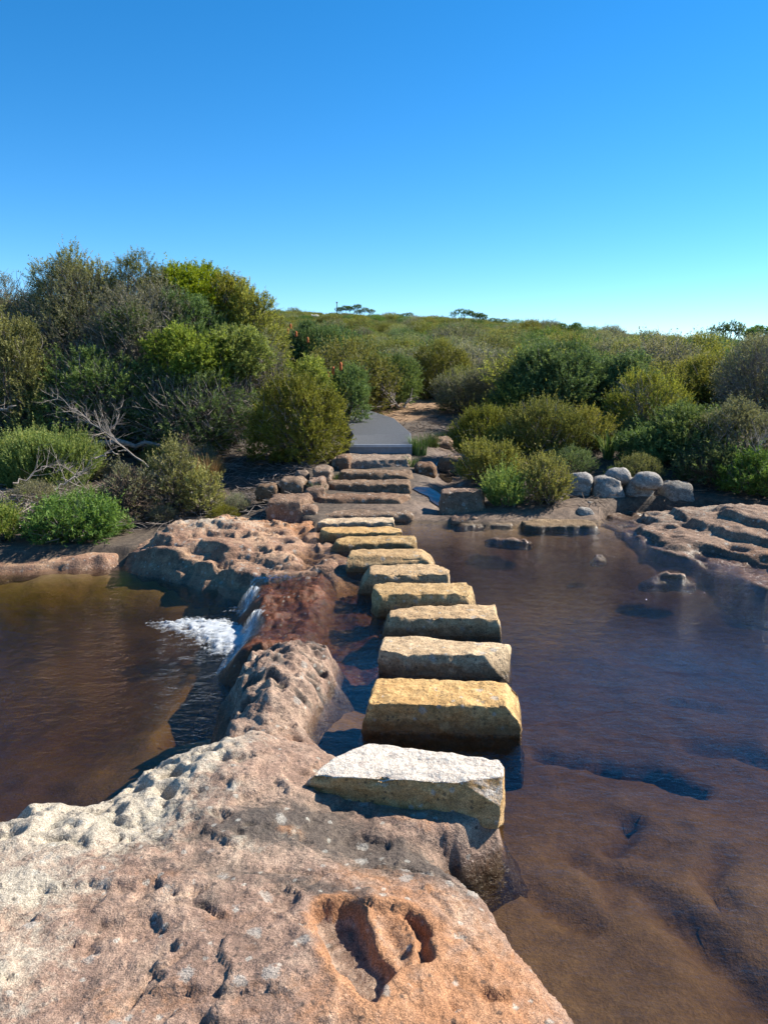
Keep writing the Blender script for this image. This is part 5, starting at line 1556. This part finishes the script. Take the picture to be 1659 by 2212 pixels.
branch('dead_branch', 'short bleached stump twig beside the path bend', [gp(872, 880, 17.4), gp(878, 868, 17.4), gp(890, 860, 17.5)], 0.03, M['bleached'], 432, 5, 0.4, 2)
branch('dead_branch', 'pale dead twigs hanging at the right edge under the grey green shrub', [gp(1660, 1010, 10.2), gp(1630, 975, 10.3), gp(1655, 945, 10.4)], 0.014, M['bleached'], 433, 14, 0.5, 4)


def litter(name, label, n, xr, yr, zr, rad, ln, mat, seed, cond=None):
    rs = np.random.RandomState(seed)
    x = rs.uniform(*xr, n); y = rs.uniform(*yr, n)
    if cond is not None:
        k = cond(x, y); x = x[k]; y = y[k]
    n = len(x)
    z = terrain_h(x, y)[0] + rs.uniform(0, 1, n) ** 1.5 * zr + 0.01
    a = rs.uniform(0, 6.28, n)
    d = unit(np.stack([np.cos(a), np.sin(a), rs.normal(0, 0.22, n)], -1))
    l_ = ln * rs.uniform(0.4, 1.2, n)
    t_ = np.linspace(-0.5, 0.5, 4)[None, :, None]
    P = np.stack([x, y, z], -1)[:, None] + d[:, None] * l_[:, None, None] * t_ + rs.normal(size=(n, 1, 3)) * 0.25 * l_[:, None, None] * t_ ** 2
    R = rad * rs.uniform(0.5, 1.2, (n, 1)) * np.array([[1, 0.9, 0.7, 0.4]])
    tb = Tubes(); tb.many(P, R, 3)
    mk_obj(name, tb.mesh(name, mat), kind='stuff', label=label)


litter('driftwood_twigs', 'heap of grey driftwood twigs on the left bank', 1500, (-5.6, -3.3), (9.2, 10.7), 0.22, 0.007, 0.45, M['bleached'], 441)
litter('twig_litter', 'scattered dead twigs and sticks over the left bank soil', 2600, (-7.0, -1.1), (9.3, 13.5), 0.10, 0.005, 0.35, M['greytwig'], 442)
litter('twig_litter', 'brown leaf and twig litter along the right bank', 1800, (0.9, 6.0), (9.6, 13.5), 0.06, 0.005, 0.25, M['browntwig'], 443)
litter('twig_litter', 'bark and twig litter beside the path', 700, (-0.8, 3.0), (14.0, 20.0), 0.03, 0.007, 0.3, M['browntwig'], 444)

# small understorey plants that fill the left and right banks
us = np.random.RandomState(9)
uk = 0
for (x0, x1, y0, y1, n_, kinds) in ((-6.0, -1.5, 9.3, 12.2, 26, ('green', 'olive', 'grey')), (1.4, 5.8, 10.6, 12.8, 26, ('green', 'dark', 'olive'))):
    for _ in range(n_):
        xx = us.uniform(x0, x1); yy = us.uniform(y0, y1)
        px, py = px_of(xx, yy, ground_z(xx, yy))
        if (520 < px < 1000) or (x0 > 0 and px < 1235 and py > 1010):
            continue
        kd = kinds[us.randint(3)]
        me, st, word = protos[{'green': 5, 'olive': 1, 'grey': 3, 'dark': 2}[kd]]
        sc = us.uniform(0.22, 0.45)
        root = mk_obj('understorey_plant', None, loc=(xx, yy, ground_z(xx, yy) - 0.02), rot=(0, 0, us.uniform(0, 6.28)), scale=(sc, sc, sc * us.uniform(0.8, 1.3)), category='plant',
                      label='%s %s understorey plant %s, %s' % ('tiny' if sc < 0.3 else 'small', word, 'near the left edge' if px < 150 else 'under the bleached branch' if px < 300 else 'by the dry tussock' if px < 560 else 'behind the olive shrubs' if px < 1235 else 'above the boulder wall' if px < 1450 else 'near the right edge', 'close to the water' if py > 1040 else 'set back from the water' if py > 1000 else 'back in the shade'),
                      group='understorey plants on the %s bank' % ('left' if xx < 0 else 'right'))
        mk_obj('crown', me, root); mk_obj('branches', st, root)


def sky_tree(label, px, pytop, pybase, Y, wpx, seed, dens=1.0, n=5):
    p = at(px, pybase, Y); q = at(px, pytop, Y)
    h = q[2] - p[2]; w = wpx * Y / _F
    z0 = ground_z(p[0], Y)
    h = h + p[2] - z0
    rs = np.random.RandomState(seed)
    root = mk_obj('skyline_tree', None, loc=(p[0], Y, z0), label=label, category='tree', group='trees on the skyline')
    tb = Tubes()
    V = []; T = []
    for i in range(n):
        tx = (i - (n - 1) / 2) / max(1, n - 1) * w * 0.75 + rs.normal(0, 0.04 * w)
        c = np.array([tx, rs.normal(0, 0.15 * w), h * rs.uniform(0.74, 0.92)])
        s_ = np.linspace(0, 1, 8)[:, None]
        m = np.array([tx * 0.35 + rs.normal(0, 0.05 * w), 0, h * 0.45])
        b = np.array([rs.normal(0, 0.04 * w), 0, -0.2])
        tb.add((1 - s_) ** 2 * b + 2 * s_ * (1 - s_) * m + s_ ** 2 * c, 0.022 * h * np.linspace(1.2, 0.3, 8), 5)
        ns = int(150 * dens)
        r_ = np.array([w / n * 0.85, w / n * 0.8, h * 0.13])
        d = unit(rs.normal(size=(ns, 3)))
        P0 = c + d * r_ * rs.uniform(0.3, 1, (ns, 1))
        v, t_ = leaves(P0, unit(d + np.array([0, 0, 0.6])), np.full(ns, 0.05 * h), 6, 0.045 * h, 0.02 * h, rs)
        V.append(v); T.append(t_)
    V = np.concatenate(V); T = np.concatenate(T)
    mk_obj('trunk', tb.mesh('trunk', M['bark']), root)
    mk_obj('crown', mk_mesh('crown', V, np.arange(len(V)).reshape(-1, 3), L['dark'], False, {'tint': T}), root)


sky_tree('small flat topped tree with bare trunks on the middle skyline', 994, 669, 694, 135, 44, 501, 0.6, 5)
sky_tree('dense rounded dark tree just right of the bare trunked skyline tree', 1031, 674, 695, 135, 40, 502, 1.6, 4)
sky_tree('low dark tree right of the two skyline trees', 1075, 686, 698, 130, 34, 503, 1.4, 3)
sky_tree('thin open tree on the right skyline', 1572, 696, 738, 62, 70, 504, 0.5, 6)
sky_tree('broad dark bushy tree on the left skyline', 752, 660, 686, 150, 46, 505, 1.8, 4)
sky_tree('smaller dark tree beside the broad one on the left skyline', 788, 664, 686, 150, 34, 506, 1.6, 3)
sky_tree('low tree on the skyline between the tree groups', 875, 676, 692, 145, 30, 507, 1.3, 3)
sky_tree('bushy top on the right skyline near the picture edge', 1640, 706, 745, 50, 70, 508, 1.2, 5)
sky_tree('small tree on the slope skyline above the boulder wall', 1230, 698, 712, 100, 36, 509, 1.4, 3)

p = at(728, 668, 150); q = at(728, 652, 150)
tb = Tubes(); tb.add([(0, 0, -4), (0, 0, 0.4 * (q[2] - p[2])), (0, 0, q[2] - p[2])], [0.07, 0.07, 0.06], 8)
tb.add([(0, 0, q[2] - p[2] - 0.25), (0, 0, q[2] - p[2])], [0.14, 0.14], 8)
mk_obj('marker_post', tb.mesh('marker_post', M['bark']), loc=p, label='thin dark post standing on the far left skyline', category='post')
for i, (x0, x1, yt, yb) in enumerate([(618, 650, 682, 692), (645, 672, 681, 690), (668, 692, 680, 688), (690, 715, 682, 690), (632, 660, 687, 695)]):
    Yo = 128 + 2 * i
    a_ = at((x0 + x1) / 2, yb, Yo); b_ = at((x0 + x1) / 2, yt, Yo)
    w = (x1 - x0) * Yo / _F
    rock('outcrop_rock', a_[0], Yo, w, w * 0.7, a_[2] - 2.0, b_[2], 'outcrop', 520 + i, ['pale rock slab at the left end of the far outcrop', 'pale rock in the left half of the far outcrop', 'pale rock in the middle of the far outcrop', 'pale rock at the right end of the far outcrop', 'low pale rock at the foot of the far outcrop'][i],
         'rock', 'far rock outcrop on the hill', res=0.3, radius=0.3, rough=0.12)
